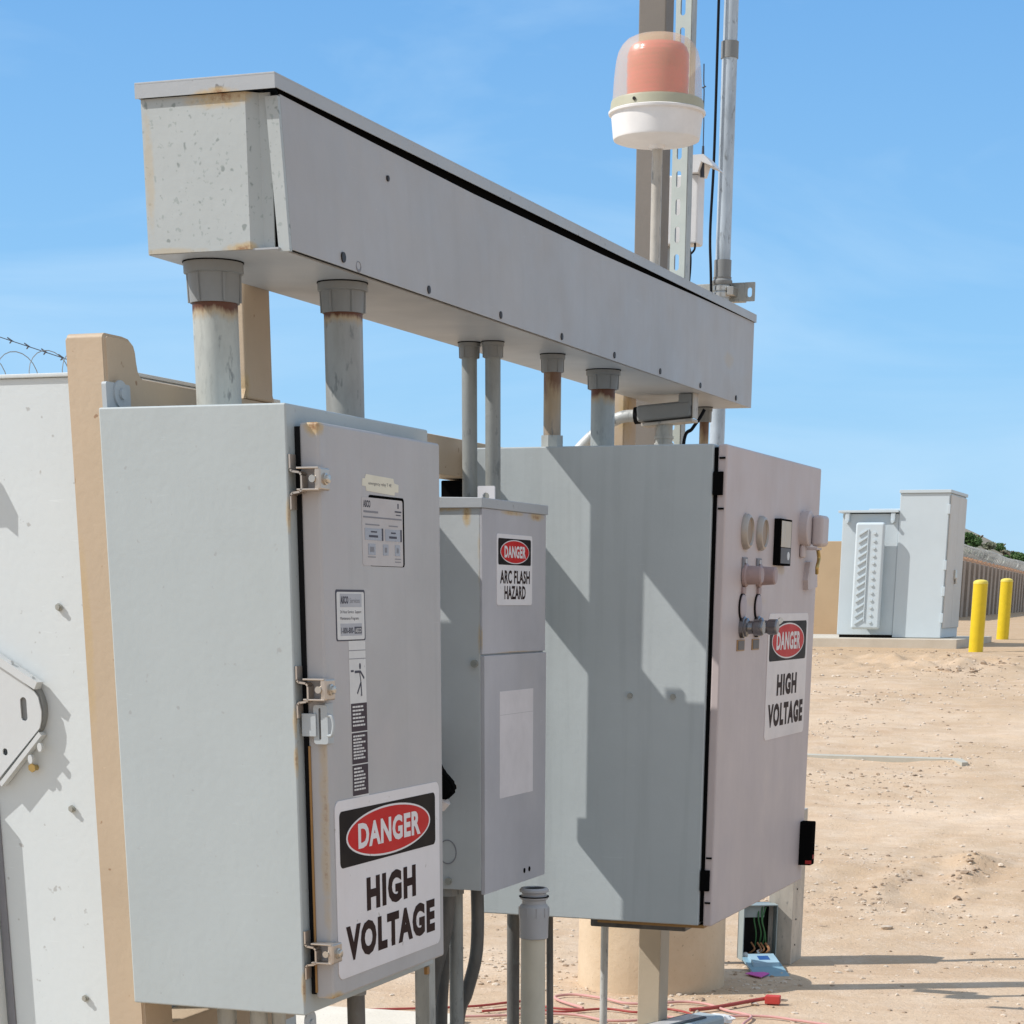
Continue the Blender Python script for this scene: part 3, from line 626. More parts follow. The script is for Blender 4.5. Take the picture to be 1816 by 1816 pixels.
for yc in (6.120, 6.300):
    bm = bm_new(); lathe(bm, (-1.596, yc + .02, -.020), [(.034, 0), (.034, .006), (.031, .008), (0, .008)], 32, 'X'); bt = obj('push_button', bm, 'knob_pale', C)
    bm = bm_new(); plate(bm, ell(yc + .02, -.020, .0375, .0375, 32), [ell(yc + .024, -.020, .0345, .0355, 32)], 'X', -1.596, -1.591); obj('button_ring', bm, 'sign_black', bt)
    bm = bm_new(); box(bm, -1.596, -1.589, yc + .008, yc + .040, .016, .034, .001); obj('button_tab', bm, 'knob_rose', bt)
for i, yc in enumerate((6.130, 6.300)):
    bm = bm_new(); lathe(bm, (-1.596, yc + .012, -.076), [(.030, 0), (.030, .012), (.026, .014), (.026, .020), (.019, .024), (.018, .036), (.022, .042), (.022, .064), (.019, .068), (0, .068)], 28, 'X'); kl = obj('key_switch', bm, 'chrome', C)
    if i:
        bm = bm_new(); prism(bm, [(6.31, -.066), (6.40, -.050), (6.43, -.054), (6.43, -.062), (6.40, -.068), (6.31, -.080)], 'X', -1.545, -1.541); obj('key', bm, 'steel', kl)
for yc in (6.098, 6.272):
    bm = bm_new(); box(bm, -1.596, -1.5935, yc, yc + .085, -.141, -.110, .0005); nm = obj('nameplate', bm, 'bronze_strip', C)
    bm = bm_new(); box(bm, -1.5935, -1.5925, yc + .009, yc + .078, -.138, -.113); obj('nameplate_face', bm, 'meter_low', nm)
bm = bm_new(); box(bm, -1.596, -1.576, 6.492, 6.640, .098, .230, .002); mt = obj('panel_meter', bm, 'black', C)
bm = bm_new(); box(bm, -1.576, -1.575, 6.505, 6.630, .150, .224); obj('meter_face', bm, 'meter_face', mt)
bm = bm_new(); box(bm, -1.576, -1.5748, 6.505, 6.630, .104, .148); obj('meter_base', bm, 'meter_low', mt)
bm = bm_new(); prism(bm, ell(6.60, .126, .016, .012, 16), 'X', -1.5748, -1.574); box(bm, -1.575, -1.5745, 6.55, 6.553, .165, .20); obj('meter_pointer', bm, 'sticker_white', mt)
bm = bm_new(); lathe(bm, (-1.596, 6.86, .212), [(.052, 0), (.052, .026), (.047, .030), (0, .030)], 36, 'X'); ds = obj('disconnect_handle', bm, 'pink_grey_door_c', C)
bm = bm_new(); box(bm, -1.566, -1.530, 6.862, 6.960, .160, .252, .012, 3); obj('grip', bm, 'pink_grey_door_c', ds)
bm = bm_new(); box(bm, -1.596, -1.580, 6.835, 6.875, .125, .165, .008); box(bm, -1.585, -1.545, 6.86, 6.93, .150, .157, .001); obj('lower_lug', bm, 'pink_grey_door_c', ds)
bm = bm_new(); tube(bm, [(-1.558, 6.935, .150), (-1.556, 6.945, .125), (-1.556, 6.925, .100), (-1.558, 6.935, .080)], .006, 8); obj('lock_wire', bm, 'brass', ds)
bm = bm_new(); prism(bm, [(6.93, .115), (7.03, .115), (7.05, .04), (6.92, .03), (6.905, .06)], 'X', -1.596, -1.580); obj('lever_plate', bm, 'pink_grey_door_c', ds)
danger_sign(C, 'sign reading DANGER HIGH VOLTAGE beside the key switches', -1.596, 6.470, 7.006, -.412, -.040, 'HIGH', 'VOLTAGE', 'sign_pink', l1=(.50, .175, .57), l2=(.88, .19, .81))
bm = bm_new(); box(bm, -1.600, -1.552, 7.035, 7.085, -.852, -.708, .004); lt = obj('door_latch', bm, 'black', C)
bm = bm_new(); box(bm, -1.572, -1.551, 7.034, 7.0355, -.847, -.835); cyl(bm, (-1.552, 7.06, -.825), (-1.5505, 7.06, -.825), .008, 12); obj('latch_mark', bm, 'red_tip', lt)
bm = bm_new(); prism(bm, [(-1.95, -.908), (-1.62, -.906), (-1.62, -.915), (-1.95, -.915)], 'Y', 5.93, 7.08); obj('bottom_lip', bm, 'bronze_strip', C)

# ------------------------------------------------------------------ wireway trough
T = thing('wireway_trough', 'long grey metal wireway spanning above the cabinets with rust spots on its near end', 'cable trough', (-2.2, 6.0, .653))
bm = bm_new(); prism(bm, [(-2.350, 4.146), (-2.118, 4.146), (-2.098, 4.166), (-2.075, 4.168), (-2.075, 4.172), (-2.350, 4.150)], 'Z', .6545, .930); obj('end_plate', bm, 'grey_trough_end', T)
bm = bm_new(); box(bm, -2.352, -2.058, 4.150, 7.93, .6530, .6562); obj('bottom_pan', bm, 'grey_trough', T)
bm = bm_new(); box(bm, -2.352, -2.348, 4.151, 7.93, .6563, .940); box(bm, -2.348, -2.060, 7.926, 7.930, .6563, .935); obj('back_pan', bm, 'grey_trough', T)
bm = bm_new()
top = [(7.932, .933), (7.2, .927), (6.2, .916), (5.2, .914), (4.6, .920), (4.172, .926)]
bt_ = [(4.172, .654), (7.932, .653)]
prism(bm, bt_ + top, 'X', -2.058, -2.0545)
# the cover bows out at its near lower corner
for v in bm.verts:
    if v.co.y < 4.3 and v.co.z < .7: v.co.x += .0165
obj('front_cover', bm, 'grey_trough_front', T)
bm = bm_new(); box(bm, -2.0635, -2.0605, 4.18, 7.92, .80, .953); obj('lid_gap_shade', bm, 'black', T)  # black strip put behind the lid gap so its shade reads black
bm = bm_new()
vs_ = [bm.verts.new(p) for p in ((-2.082, 4.160, .922), (-2.0545, 4.160, .922), (-2.038, 4.160, .650), (-2.062, 4.160, .650), (-2.082, 4.1715, .922), (-2.0545, 4.1715, .922), (-2.038, 4.1715, .650), (-2.062, 4.1715, .650))]
for f_ in ((0, 1, 2, 3), (7, 6, 5, 4), (0, 4, 5, 1), (1, 5, 6, 2), (2, 6, 7, 3), (3, 7, 4, 0)): bm.faces.new([vs_[i] for i in f_])
bmesh.ops.recalc_face_normals(bm, faces=bm.faces); obj('end_flange', bm, 'grey_trough_end', T)
bm = bm_new(); box(bm, -2.3582, -2.0484, 4.138, 7.94, .9545, .9582, .0008)
box(bm, -2.3582, -2.0484, 4.138, 4.1405, .9305, .9545); box(bm, -2.0505, -2.0484, 4.1405, 7.94, .9325, .9545); box(bm, -2.3582, -2.356, 4.1405, 7.94, .9325, .9545); box(bm, -2.356, -2.0505, 7.938, 7.94, .9325, .9545)
obj('lid', bm, 'grey_lid', T)
for k in range(8):
    y = 4.414 + .4705 * k
    if k in (0,): continue
    fx = -2.0545 + .0165 * (1 - (y - 4.172) / 3.76) * .95
    bm = bm_new(); cyl(bm, (fx - .004, y, .668), (fx + .003, y, .668), .0085, 14); obj('screw', bm, 'dark_screw', T)
for (y, z) in ((4.414, .672), (4.68, .862)):
    fx = -2.0545 + .0165 * (1 - (y - 4.172) / 3.76) * (.917 - z) / .26
    bm = bm_new(); cyl(bm, (fx - .004, y, z), (fx + .004, y, z), .010 if z < .7 else .006, 14); obj('screw', bm, 'dark_screw', T)
bm = bm_new(); plate(bm, ell(4.493, .664, .013, .010, 24), [ell(4.493, .667, .011, .008, 24)], 'X', -2.045, -2.0385); obj('knockout', bm, 'ink_soft', T)

# ------------------------------------------------------------------ conduits between trough and cabinets
def conduit(label, x, y, r, z0, z1, mat, hub=True, hr=1.28, hh=.07, ring=None, hubmat='hub_grey', nut=True, group='conduits dropping from the wireway'):
    t = thing('conduit', label, 'conduit', (x, y, z0), group)
    bm = bm_new(); cyl(bm, (x, y, z0), (x, y, z1), r, 36); obj('pipe', bm, mat, t)
    if hub:
        bm = bm_new(); H = hh
        lathe(bm, (x, y, z1), [(r * 1.0, -H), (r * hr * .93, -H), (r * hr * .98, -H * .30), (r * hr * 1.12, -H * .28), (r * hr * 1.12, -.002), (r, -.002)], 36)
        for k in range(6):
            a = k * math.pi / 3 + .35; cx, cy = x + math.cos(a) * r * hr * .96, y + math.sin(a) * r * hr * .96
            cyl(bm, (cx, cy, z1 - H * .98), (cx + math.cos(a) * r * .03, cy + math.sin(a) * r * .03, z1 - H * .3), r * .07, 8)
        hb = obj('hub', bm, hubmat, t)
        bm = bm_new(); cyl(bm, (x, y, z1 - .0025), (x, y, z1 + .0002), r * hr * 1.15, 36); obj('seal_ring', bm, 'rubber', hb)
    if nut:
        bm = bm_new(); cyl(bm, (x, y, z0), (x, y, z0 + .012), r * 1.22, 8); cyl(bm, (x, y, z0 + .012), (x, y, z0 + .017), r * 1.09, 30); obj('lock_nut', bm, 'hub_light', t)
    return t
conduit('thickest galvanized conduit under the rusty near end of the wireway', -2.2687, 4.2696, .0475, .355, .653, 'galv_rust_big', hh=.078, hr=1.17)
t2 = conduit('second thick galvanized conduit, behind the near cabinet door top', -2.1362, 4.6187, .0430, .20, .653, 'galv_rust_c', hh=.062, hr=1.15, nut=False)
bm = bm_new(); box(bm, -2.185, -2.087, 4.672, 4.712, .12, .235, .012, 3); cyl(bm, (-2.1362, 4.6187, .355), (-2.1362, 4.6187, .372), .052, 8); obj('elbow_body', bm, 'hub_grey', t2)
conduit('slim conduit, the left one of the close pair entering the safety switch', -2.2838, 5.7475, .0210, -.30, .653, 'galv_pair', hh=.040, hr=1.32, nut=False)
conduit('slim conduit, the right one of the close pair, beside the white hanging tab', -2.2150, 5.7475, .0210, -.30, .653, 'galv_pair', hh=.040, hr=1.32, nut=False)
t5 = conduit('short brown rusted conduit with a grey coupling on the control cabinet', -2.1618, 6.0826, .0250, .4007, .653, 'galv_brown', hh=.048, nut=False)
bm = bm_new(); cyl(bm, (-2.1618, 6.0826, .4007), (-2.1618, 6.0826, .440), .033, 8); obj('coupling', bm, 'galv', t5)
conduit('medium galvanized conduit in front of the white flexible conduit', -2.1571, 6.5306, .0365, .4007, .653, 'galv_rust_d', hh=.055, nut=True)
conduit('thin dark conduit at the far end of the wireway beside the mast', -2.206, 7.853, .0170, -.30, .653, 'galv_brown', hh=.05, hr=1.5, nut=False)
bm = bm_new(); box(bm, -2.245, -2.17, 7.81, 7.89, -.42, -.30, .008); box(bm, -2.42, -2.19, 7.889, 7.962, -.38, -.35, .002); tag(obj('added_box', bm, 'hub_grey'), 'grey junction box on the far post behind the control cabinet', 'box')

for x in (-2.2838, -2.2150):
    bm = bm_new(); box(bm, x - .026, x + .026, 5.682, 5.775, -.36, -.285, .008, 2); o_ = obj('entry_elbow', bm, 'hub_grey', [c for c in bpy.data.objects if c.name.startswith('conduit') and c.type == 'EMPTY' and abs(c.location.x - x) < 1e-4][0])
# conduit body and flexible conduit under the trough
FY = 7.33
t = thing('conduit_fitting', 'grey cast conduit body hanging under the far part of the wireway', 'conduit fitting', (-2.19, FY, .575))
tl = Matrix.Rotation(R(-4), 3, 'Y')
bm = bm_new(); box(bm, -2.292, -2.098, FY - .032, FY + .032, .572, .624, .010, 3, tl, Vector((-2.19, FY, .60))); obj('body', bm, 'hub_grey', t)
bm = bm_new(); box(bm, -2.272, -2.092, FY - .037, FY + .037, .557, .567, .002, 2, tl, Vector((-2.19, FY, .565))); obj('cover', bm, 'galv_warm', t)
bm = bm_new(); box(bm, -2.145, -2.096, FY - .030, FY + .030, .61, .6528, .006); obj('neck', bm, 'hub_grey', t)
bm = bm_new(); box(bm, -2.095, -2.091, FY - .03, FY + .03, .575, .6528, .001); obj('clip', bm, 'galv_warm', t)
bm = bm_new(); cyl(bm, (-2.20, FY, .20), (-2.20, FY, .56), .029, 24)
for z in (.425, .447, .469, .491, .513): cyl(bm, (-2.20, FY, z), (-2.20, FY, z + .009), .033, 24)
obj('lower_connector', bm, 'galv', t)
bm = bm_new(); cyl(bm, (-2.305, FY, .588), (-2.288, FY, .589), .027, 24); obj('end_ring', bm, 'rubber', t)
bm = bm_new(); tube(bm, [(-2.300, FY, .588), (-2.35, FY, .585), (-2.40, FY, .565), (-2.46, FY, .525), (-2.52, FY, .47), (-2.58, FY, .40), (-2.64, FY + .05, .25)], .0195, 16)
tag(obj('flexible_conduit', bm, 'galv_light'), 'white flexible conduit curving down behind the rusted conduits', 'conduit')
bm = bm_new(); tube(bm, [(-2.085, 7.42, .610), (-2.10, 7.42, .585), (-2.127, 7.42, .55), (-2.155, 7.42, .51), (-2.158, 7.42, .30)], .006, 8)
tag(obj('black_cable', bm, 'cable_black'), 'short black cable slanting down behind the cast conduit body', 'cable')

# ------------------------------------------------------------------ tall post, strut, mast, beacon, radio
ped = thing('round_pedestal', 'short round tan concrete pedestal behind the control cabinet', 'pedestal', (-2.46, 8.2, -1.5))
bm = bm_new(); lathe(bm, (-2.46, 8.2, -1.52), [(.305, 0), (.303, .1), (.302, .19), (.3015, .2), (.300, .39), (.292, .40), (0, .40)], 72); obj('drum', bm, 'pedestal_concrete', ped)
bm = bm_new(); box(bm, -2.52, -2.42, 7.96, 8.06, -1.12, 3.2, .006, 2)
tp_ = obj('steel_post', bm, 'taupe_post'); tag(tp_, 'tall square taupe steel post rising behind the beacon out of frame', 'post')
st_ = thing('slotted_strut', 'pale slotted strut channel standing beside the tall taupe post', 'strut channel', (-2.335, 7.93, .3))
holes = [slot(-2.341 + .0, .52 + k * .0875, .018, .052) for k in range(34)]
bm = bm_new(); plate(bm, [(-2.366, .30), (-2.311, .30), (-2.311, 3.3), (-2.366, 3.3)], holes, 'Y', 7.900, 7.903); obj('slotted_face', bm, 'strut_pale', st_)
bm = bm_new(); box(bm, -2.3113, -2.308, 7.9031, 7.960, .30, 3.3); box(bm, -2.366, -2.363, 7.9031, 7.960, .30, 3.3); obj('side_web', bm, 'galv', st_)
ms = thing('antenna_mast', 'tall round galvanized mast with dark couplings, right of the beacon', 'mast', (-2.40, 8.74, -1.5))
bm = bm_new(); cyl(bm, (-2.40, 8.74, -1.5), (-2.40, 8.74, 1.20), .030, 32); cyl(bm, (-2.40, 8.74, 1.20), (-2.40, 8.74, 1.97), .0295, 32); cyl(bm, (-2.40, 8.74, 1.97), (-2.40, 8.74, 3.4), .0275, 32); obj('pipe', bm, 'galv_mast', ms)
for (z0, z1, r) in ((1.940, 1.995, .0335), (1.190, 1.252, .034)):
    bm = bm_new(); cyl(bm, (-2.40, 8.74, z0), (-2.40, 8.74, z1), r, 32); obj('coupling', bm, 'hub_grey', ms)
bm = bm_new(); lathe(bm, (-2.40, 8.74, 1.165), [(.036, 0), (.040, .006), (.040, .014), (.035, .02), (.037, .026)], 32); obj('locknut', bm, 'hub_grey', ms)
bm = bm_new(); tube(bm, [(-2.442, 8.70, 3.4), (-2.440, 8.70, 2.6), (-2.438, 8.70, 1.98), (-2.438, 8.70, 1.6), (-2.444, 8.70, 1.35), (-2.436, 8.70, 1.20), (-2.43, 8.72, 1.0)], .0055, 8); obj('cable', bm, 'cable_black', ms)
bm = bm_new(); box(bm, -2.55, -2.318, 8.775, 8.815, 1.108, 1.176, .002); plate(bm, rrect(-2.318, -2.255 + -.02, 1.108, 1.176, .003), [slot(-2.296, 1.14, .018, .034)], 'Y', 8.775, 8.779); br = obj('strut_bracket', bm, 'galv', ms)
bm = bm_new()
for dz in (-.012, .012): lathe(bm, (-2.40, 8.74, 1.14 + dz), [(.032, -.008), (.036, -.008), (.036, .008), (.032, .008)], 28)
box(bm, -2.37, -2.345, 8.705, 8.775, 1.125, 1.155, .002); obj('pipe_clamp', bm, 'steel', br)

bcn = thing('beacon_light', 'white based beacon light with a clear domed cover over a red lens', 'beacon light', (-2.2, 7.164, .958))
BX, BY = -2.2, 7.164
bm = bm_new(); cyl(bm, (BX + .004, BY, .958), (BX + .004, BY, 1.372), .017, 24); obj('stem', bm, 'galv_warm', bcn)
bm = bm_new(); lathe(bm, (BX, BY, 1.352), [(.018, 0), (.024, .002), (.028, .012), (.125, .022), (.137, .026), (.139, .032), (.146, .094), (.154, .097), (.155, .103), (.150, .106), (.02, .107)], 64); bs = obj('base', bm, 'beacon_white', bcn)
bm = bm_new(); lathe(bm, (BX, BY, 1.458), [(.1505, 0), (.1475, .022), (.1455, .028), (.140, .029), (.140, 0)], 64); bd = obj('band', bm, 'beacon_band', bcn)
bm = bm_new(); cyl(bm, (BX - .03, BY - .143, 1.470), (BX - .0305, BY - .1505, 1.470), .005, 12); obj('band_screw', bm, 'dark_screw', bd)
bm = bm_new(); pr_ = [(.1425, 0)]
for (r, z) in ((.141, .03), (.139, .06), (.136, .09), (.132, .115), (.126, .135), (.115, .153), (.100, .167), (.080, .176), (.055, .181), (.025, .183), (0, .1835)): pr_.append((r, z))
lathe(bm, (BX, BY, 1.4865), pr_, 64); obj('dome', bm, 'dome', bcn)
bm = bm_new(); pr_ = [(.098, 0)]
for k in range(14): z = .006 + k * .0105; pr_ += [(.0985 - (.0015 if k % 4 == 2 else 0) - max(0, k - 11) * .004, z)]
pr_ += [(.083, .150), (0, .152)]
lathe(bm, (BX, BY, 1.490), pr_, 48); obj('red_lens', bm, 'lens_red', bcn)

rd = thing('radio_unit', 'white radio enclosure with a thin whip antenna behind the slotted strut', 'radio unit', (-2.40, 8.2, 1.25))
RY = 8.2
def rx(px_): return (-2.4 + (px_ - 1205) / 430.0)     # widths only, from the measured 430 px per metre at this distance
bm = bm_new(); box(bm, -2.478, -2.354, RY, RY + .09, 1.235, 1.462, .008, 2); obj('enclosure', bm, 'radio_white', rd)
bm = bm_new(); prism(bm, [(-2.388, 1.462), (-2.386, 1.518), (-2.330, 1.519), (-2.284, 1.474), (-2.338, 1.496), (-2.350, 1.462)], 'Y', RY - .03, RY + .10); obj('sun_hood', bm, 'radio_white', rd)
ax = -2.340
bm = bm_new(); tube(bm, [(ax, RY, 1.49), (ax, RY, 1.585), (ax - .001, RY, 1.64), (ax - .008, RY, 1.645), (ax + .006, RY, 1.649), (ax - .002, RY, 1.655), (ax - .003, RY, 1.73), (ax - .010, RY, 1.735), (ax + .004, RY, 1.739), (ax - .004, RY, 1.745), (ax - .006, RY, 1.81)], .0022, 6, 4)
cyl(bm, (ax, RY, 1.45), (ax, RY, 1.55), .008, 10, r1=.004); obj('whip_antenna', bm, 'wire_dark', rd)
bm = bm_new(); tube(bm, [(-2.360, RY, 1.236), (-2.362, RY, 1.215), (-2.378, RY, 1.200), (-2.392, RY, 1.195)], .004, 8); tube(bm, [(-2.386, RY, 1.24), (-2.376, RY, 1.19), (-2.378, RY, 1.12), (-2.388, RY, 1.05), (-2.40, RY, .9)], .0045, 8); obj('lead', bm, 'cable_black', rd)
bm = bm_new(); box(bm, -2.492, -2.478, RY, RY + .09, 1.16, 1.26, .003); cyl(bm, (-2.485, RY + .04, 1.07), (-2.485, RY + .04, 1.16), .008, 10); obj('surge_fitting', bm, 'galv', rd)

# ------------------------------------------------------------------ conduits below the cabinets
def low(label, pts, r, mat='galv_dark', top=None, sm=8):
    if len(pts) == 2: sm = 0
    t = thing('lower_conduit', label, 'conduit', pts[-1], 'conduits rising from the ground into the cabinets')
    bm = bm_new(); tube(bm, pts, r, 24, sm); obj('pipe', bm, mat, t)
    x, y, z = pts[0]
    bm = bm_new(); cyl(bm, (x, y, z - .024), (x, y, z), r * 1.25, 8); obj('lock_nut', bm, 'hub_grey' if top is None else top, t)
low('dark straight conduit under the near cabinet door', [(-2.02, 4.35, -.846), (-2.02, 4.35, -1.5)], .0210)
for i, (x, r) in enumerate(((-2.235, .022), (-2.165, .020), (-2.125, .016))):
    low(('widest', 'middle', 'thinnest')[i] + ' conduit of the row below the near cabinet corner', [(x, 4.12 + .02 * i, -.846), (x, 4.12 + .02 * i, -1.5)], r, 'galv')
bm = bm_new(); box(bm, -2.107, -2.066, 4.90, 4.941, -1.5, -.60, .002); box(bm, -2.100, -2.073, 4.8985, 4.90, -1.5, -.60)
tag(obj('strut_leg', bm, 'galv'), 'square grey strut leg standing between the near cabinet and the safety switch', 'strut channel')
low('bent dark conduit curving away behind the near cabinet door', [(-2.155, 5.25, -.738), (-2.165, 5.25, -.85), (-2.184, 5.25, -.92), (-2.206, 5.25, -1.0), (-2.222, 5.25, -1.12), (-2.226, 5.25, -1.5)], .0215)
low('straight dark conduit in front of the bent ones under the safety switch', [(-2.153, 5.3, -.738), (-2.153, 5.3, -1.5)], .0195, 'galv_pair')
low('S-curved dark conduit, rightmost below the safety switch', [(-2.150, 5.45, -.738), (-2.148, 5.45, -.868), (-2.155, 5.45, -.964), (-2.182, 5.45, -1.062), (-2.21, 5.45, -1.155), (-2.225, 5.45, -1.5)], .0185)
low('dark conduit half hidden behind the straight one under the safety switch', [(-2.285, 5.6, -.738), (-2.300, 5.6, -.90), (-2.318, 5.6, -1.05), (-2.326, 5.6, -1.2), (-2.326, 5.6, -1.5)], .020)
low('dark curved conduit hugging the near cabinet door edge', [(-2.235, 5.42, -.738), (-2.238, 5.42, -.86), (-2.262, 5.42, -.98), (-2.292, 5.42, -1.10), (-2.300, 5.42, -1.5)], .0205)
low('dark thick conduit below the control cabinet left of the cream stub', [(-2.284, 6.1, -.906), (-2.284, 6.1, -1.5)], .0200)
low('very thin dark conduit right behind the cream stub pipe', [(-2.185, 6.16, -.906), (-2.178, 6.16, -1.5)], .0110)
low('thin pale conduit rising in front of the round pedestal', [(-2.112, 6.5, -.906), (-2.112, 6.5, -1.5)], .0125, 'galv_light')
sp_ = thing('stub_pipe', 'open ended cream pipe stub with a grey threaded coupling', 'pipe', (-2.0175, 5.55, -1.5))
bm = bm_new(); cyl(bm, (-2.0175, 5.55, -1.5), (-2.0175, 5.55, -.90), .0355, 40); obj('pipe', bm, 'pvc_cream', sp_)
bm = bm_new(); lathe(bm, (-2.0155, 5.55, -.912), [(.037, 0), (.0405, .002), (.0415, .055), (.0425, .060), (.0425, .088), (.039, .093), (.034, .098), (.034, .108), (.040, .112), (.040, .118), (.034, .122), (.034, .128), (.0415, .131), (.0415, .137), (.037, .142), (.031, .142), (.030, .07), (0, .07)], 48); cpn = obj('coupling', bm, 'pvc_grey', sp_)
bm = bm_new()
for k in range(10):
    a = k * math.pi / 5 + .2; box(bm, -2.0155 + math.cos(a) * .0425 - .0015, -2.0155 + math.cos(a) * .0425 + .0015, 5.55 + math.sin(a) * .0425 - .0015, 5.55 + math.sin(a) * .0425 + .0015, -.850, -.824)
obj('coupling_rib', bm, 'pvc_grey', cpn)
bm = bm_new(); lathe(bm, (-2.0155, 5.55, -.7955), [(.034, 0), (.0425, 0), (.0425, .003), (.034, .003)], 40); obj('gasket_ring', bm, 'rubber', cpn)
bm = bm_new(); cyl(bm, (-2.0155, 5.55, -.84), (-2.0155, 5.55, -.7728), .0308, 30); obj('bore_shade', bm, 'dark_inside', cpn)  # dark plug just below the rim paints the shade inside the pipe
bm = bm_new(); lathe(bm, (-2.155, 6.16, -1.5), [(.05, 0), (.05, .02), (.034, .03), (.034, .20), (.028, .215), (.012, .22)], 28); tag(obj('ground_fitting', bm, 'hub_grey'), 'round grey fitting on the ground behind the cream stub pipe', 'pipe fitting')
bm = bm_new(); box(bm, -2.132, -2.052, 6.95, 7.06, -1.5, -.906, .004); tag(obj('square_post', bm, 'tan_post'), 'square tan post holding up the control cabinet', 'post')

# ------------------------------------------------------------------ junction box on its grey post
jp = thing('pedestal_post', 'wide galvanized post at the ground beyond the control cabinet', 'post', (-2.03, 8.95, -1.5))
th = R(32); rotz = Matrix.Rotation(th, 3, 'Z')
bm = bm_new(); box(bm, -2.125, -2.018, 8.835, 9.04, -1.5, -.85, .003); obj('channel', bm, 'galv_warm', jp)
bm = bm_new()
for z in (-1.42, -1.31, -1.18, -1.05): cyl(bm, (-2.018, 8.90, z), (-2.015, 8.90, z), .004, 8)
obj('rivet', bm, 'dark_screw', jp)
jb = thing('open_junction_box', 'small grey junction box with its blue lid hanging open', 'junction box', (-2.16, 8.80, -1.47))
jc = Vector((-2.16, 8.79, 0)); jr = Matrix.Rotation(R(-38), 3, 'Z')   # its opening looks towards (-Y) turned to the right
def jbox(x0, x1, y0, y1, z0, z1, name, mat, par, bev=.001):
    bm = bm_new(); box(bm, jc.x + x0, jc.x + x1, jc.y + y0, jc.y + y1, z0, z1, bev, 1, Matrix.Rotation(R(28), 3, 'Z'), jc); return obj(name, bm, mat, par)
jbox(-.075, -.071, -.05, .05, -1.475, -1.235, 'side_wall', 'jbox_grey', jb); jbox(.071, .075, -.05, .05, -1.475, -1.235, 'side_wall', 'jbox_grey', jb)
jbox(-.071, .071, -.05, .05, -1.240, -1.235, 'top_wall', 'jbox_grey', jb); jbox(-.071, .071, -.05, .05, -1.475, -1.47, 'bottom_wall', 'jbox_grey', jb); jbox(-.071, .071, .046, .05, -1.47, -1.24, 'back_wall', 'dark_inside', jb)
jbox(-.070, .02, -.03, .03, -1.29, -1.241, 'inner_block', 'jbox_grey', jb)
bm = bm_new(); rnd = random.Random(5)
for k in range(4):
    x = jc.x - .01 + k * .016; tube(bm, [(x, jc.y - .02, -1.245), (x + .01 * rnd.uniform(-1, 1), jc.y - .035, -1.30), (x + .015 * rnd.uniform(-1, 1), jc.y - .01, -1.36), (x, jc.y + .01, -1.42)], .0035, 6)
obj('green_wires', bm, 'green_wire', jb)
bm = bm_new()
for k in range(5):
    x = jc.x + rnd.uniform(-.03, .05); tube(bm, [(x, jc.y - .02, -1.40), (x + .02, jc.y - .035, -1.425), (x - .01, jc.y - .02, -1.45)], .004, 6)
obj('copper_wires', bm, 'copper', jb)
bm = bm_new(); t_ = bmesh.new(); bmesh.ops.create_uvsphere(t_, u_segments=16, v_segments=10, radius=.014); bmesh.ops.translate(t_, verts=t_.verts, vec=(jc.x - .035, jc.y - .055, -1.452)); join(bm, t_); cyl(bm, (jc.x + .01, jc.y - .03, -1.44), (jc.x + .03, jc.y - .02, -1.43), .008, 10); obj('wire_nut', bm, 'white_plastic', jb)
def lidpt(u, v, w): # u across, v outward from hinge, w above the lid
    a = R(28); s = R(-28)
    p = Vector((u, -.052 - v * math.cos(R(14)), -1.468 - v * math.sin(R(14)) * .7 + w)); q = Matrix.Rotation(a, 3, 'Z') @ Vector((p.x, p.y, 0)); return (jc.x + q.x, jc.y + q.y, p.z)
def lidbox(u0, u1, v0, v1, w0, w1, name, mat, par):
    bm = bm_new(); V = [bm.verts.new(lidpt(u, v, w)) for w in (w0, w1) for (u, v) in ((u0, v0), (u1, v0), (u1, v1), (u0, v1))]
    for f_ in ((0, 1, 2, 3), (7, 6, 5, 4), (0, 4, 5, 1), (1, 5, 6, 2), (2, 6, 7, 3), (3, 7, 4, 0)): bm.faces.new([V[i] for i in f_])
    bmesh.ops.recalc_face_normals(bm, faces=bm.faces); return obj(name, bm, mat, par)
ld = lidbox(-.074, .074, 0, .25, 0, .012, 'hanging_lid', 'blue_lid', jb)
pd = lidbox(-.055, .058, .015, .13, .012, .030, 'raised_panel', 'blue_lid_light', ld)
lidbox(-.022, .026, .045, .095, .030, .031, 'blue_sticker', 'blue_ink', ld)
bm = bm_new(); prism(bm, [(-2.135, 8.505), (-2.105, 8.59), (-2.04, 8.545), (-2.05, 8.44)], 'Z', -1.492, -1.489); tag(obj('pink_tag', bm, 'pink_tag'), 'magenta paper tag lying on the sand below the blue lid', 'tag')

# ------------------------------------------------------------------ things on the ground
def cord(label, pts, r, mat):
    r *= .62; bm = bm_new(); tube(bm, [(x, y, -1.494 + r) for x, y in pts], r, 10, 8); return tag(obj('extension_cord', bm, mat), label, 'cord', 'extension cords on the sand')
cord('red cord crossing behind the bent conduits to the left', [(-3.3, 7.15), (-2.954, 7.361), (-2.825, 7.514), (-2.76, 7.56), (-2.70, 7.50), (-2.62, 7.46), (-2.50, 7.47)], .0075, 'cord_red')
cord('long faded pink cord looping in front of the round pedestal', [(-2.52, 7.50), (-2.66, 7.62), (-2.70, 7.70), (-2.64, 7.76), (-2.50, 7.72), (-2.40, 7.66), (-2.30, 7.69), (-2.20, 7.77), (-2.10, 7.76), (-1.99, 7.66), (-1.92, 7.62), (-1.87, 7.57), (-1.86, 7.40), (-1.80, 7.2)], .0085, 'cord_pink')
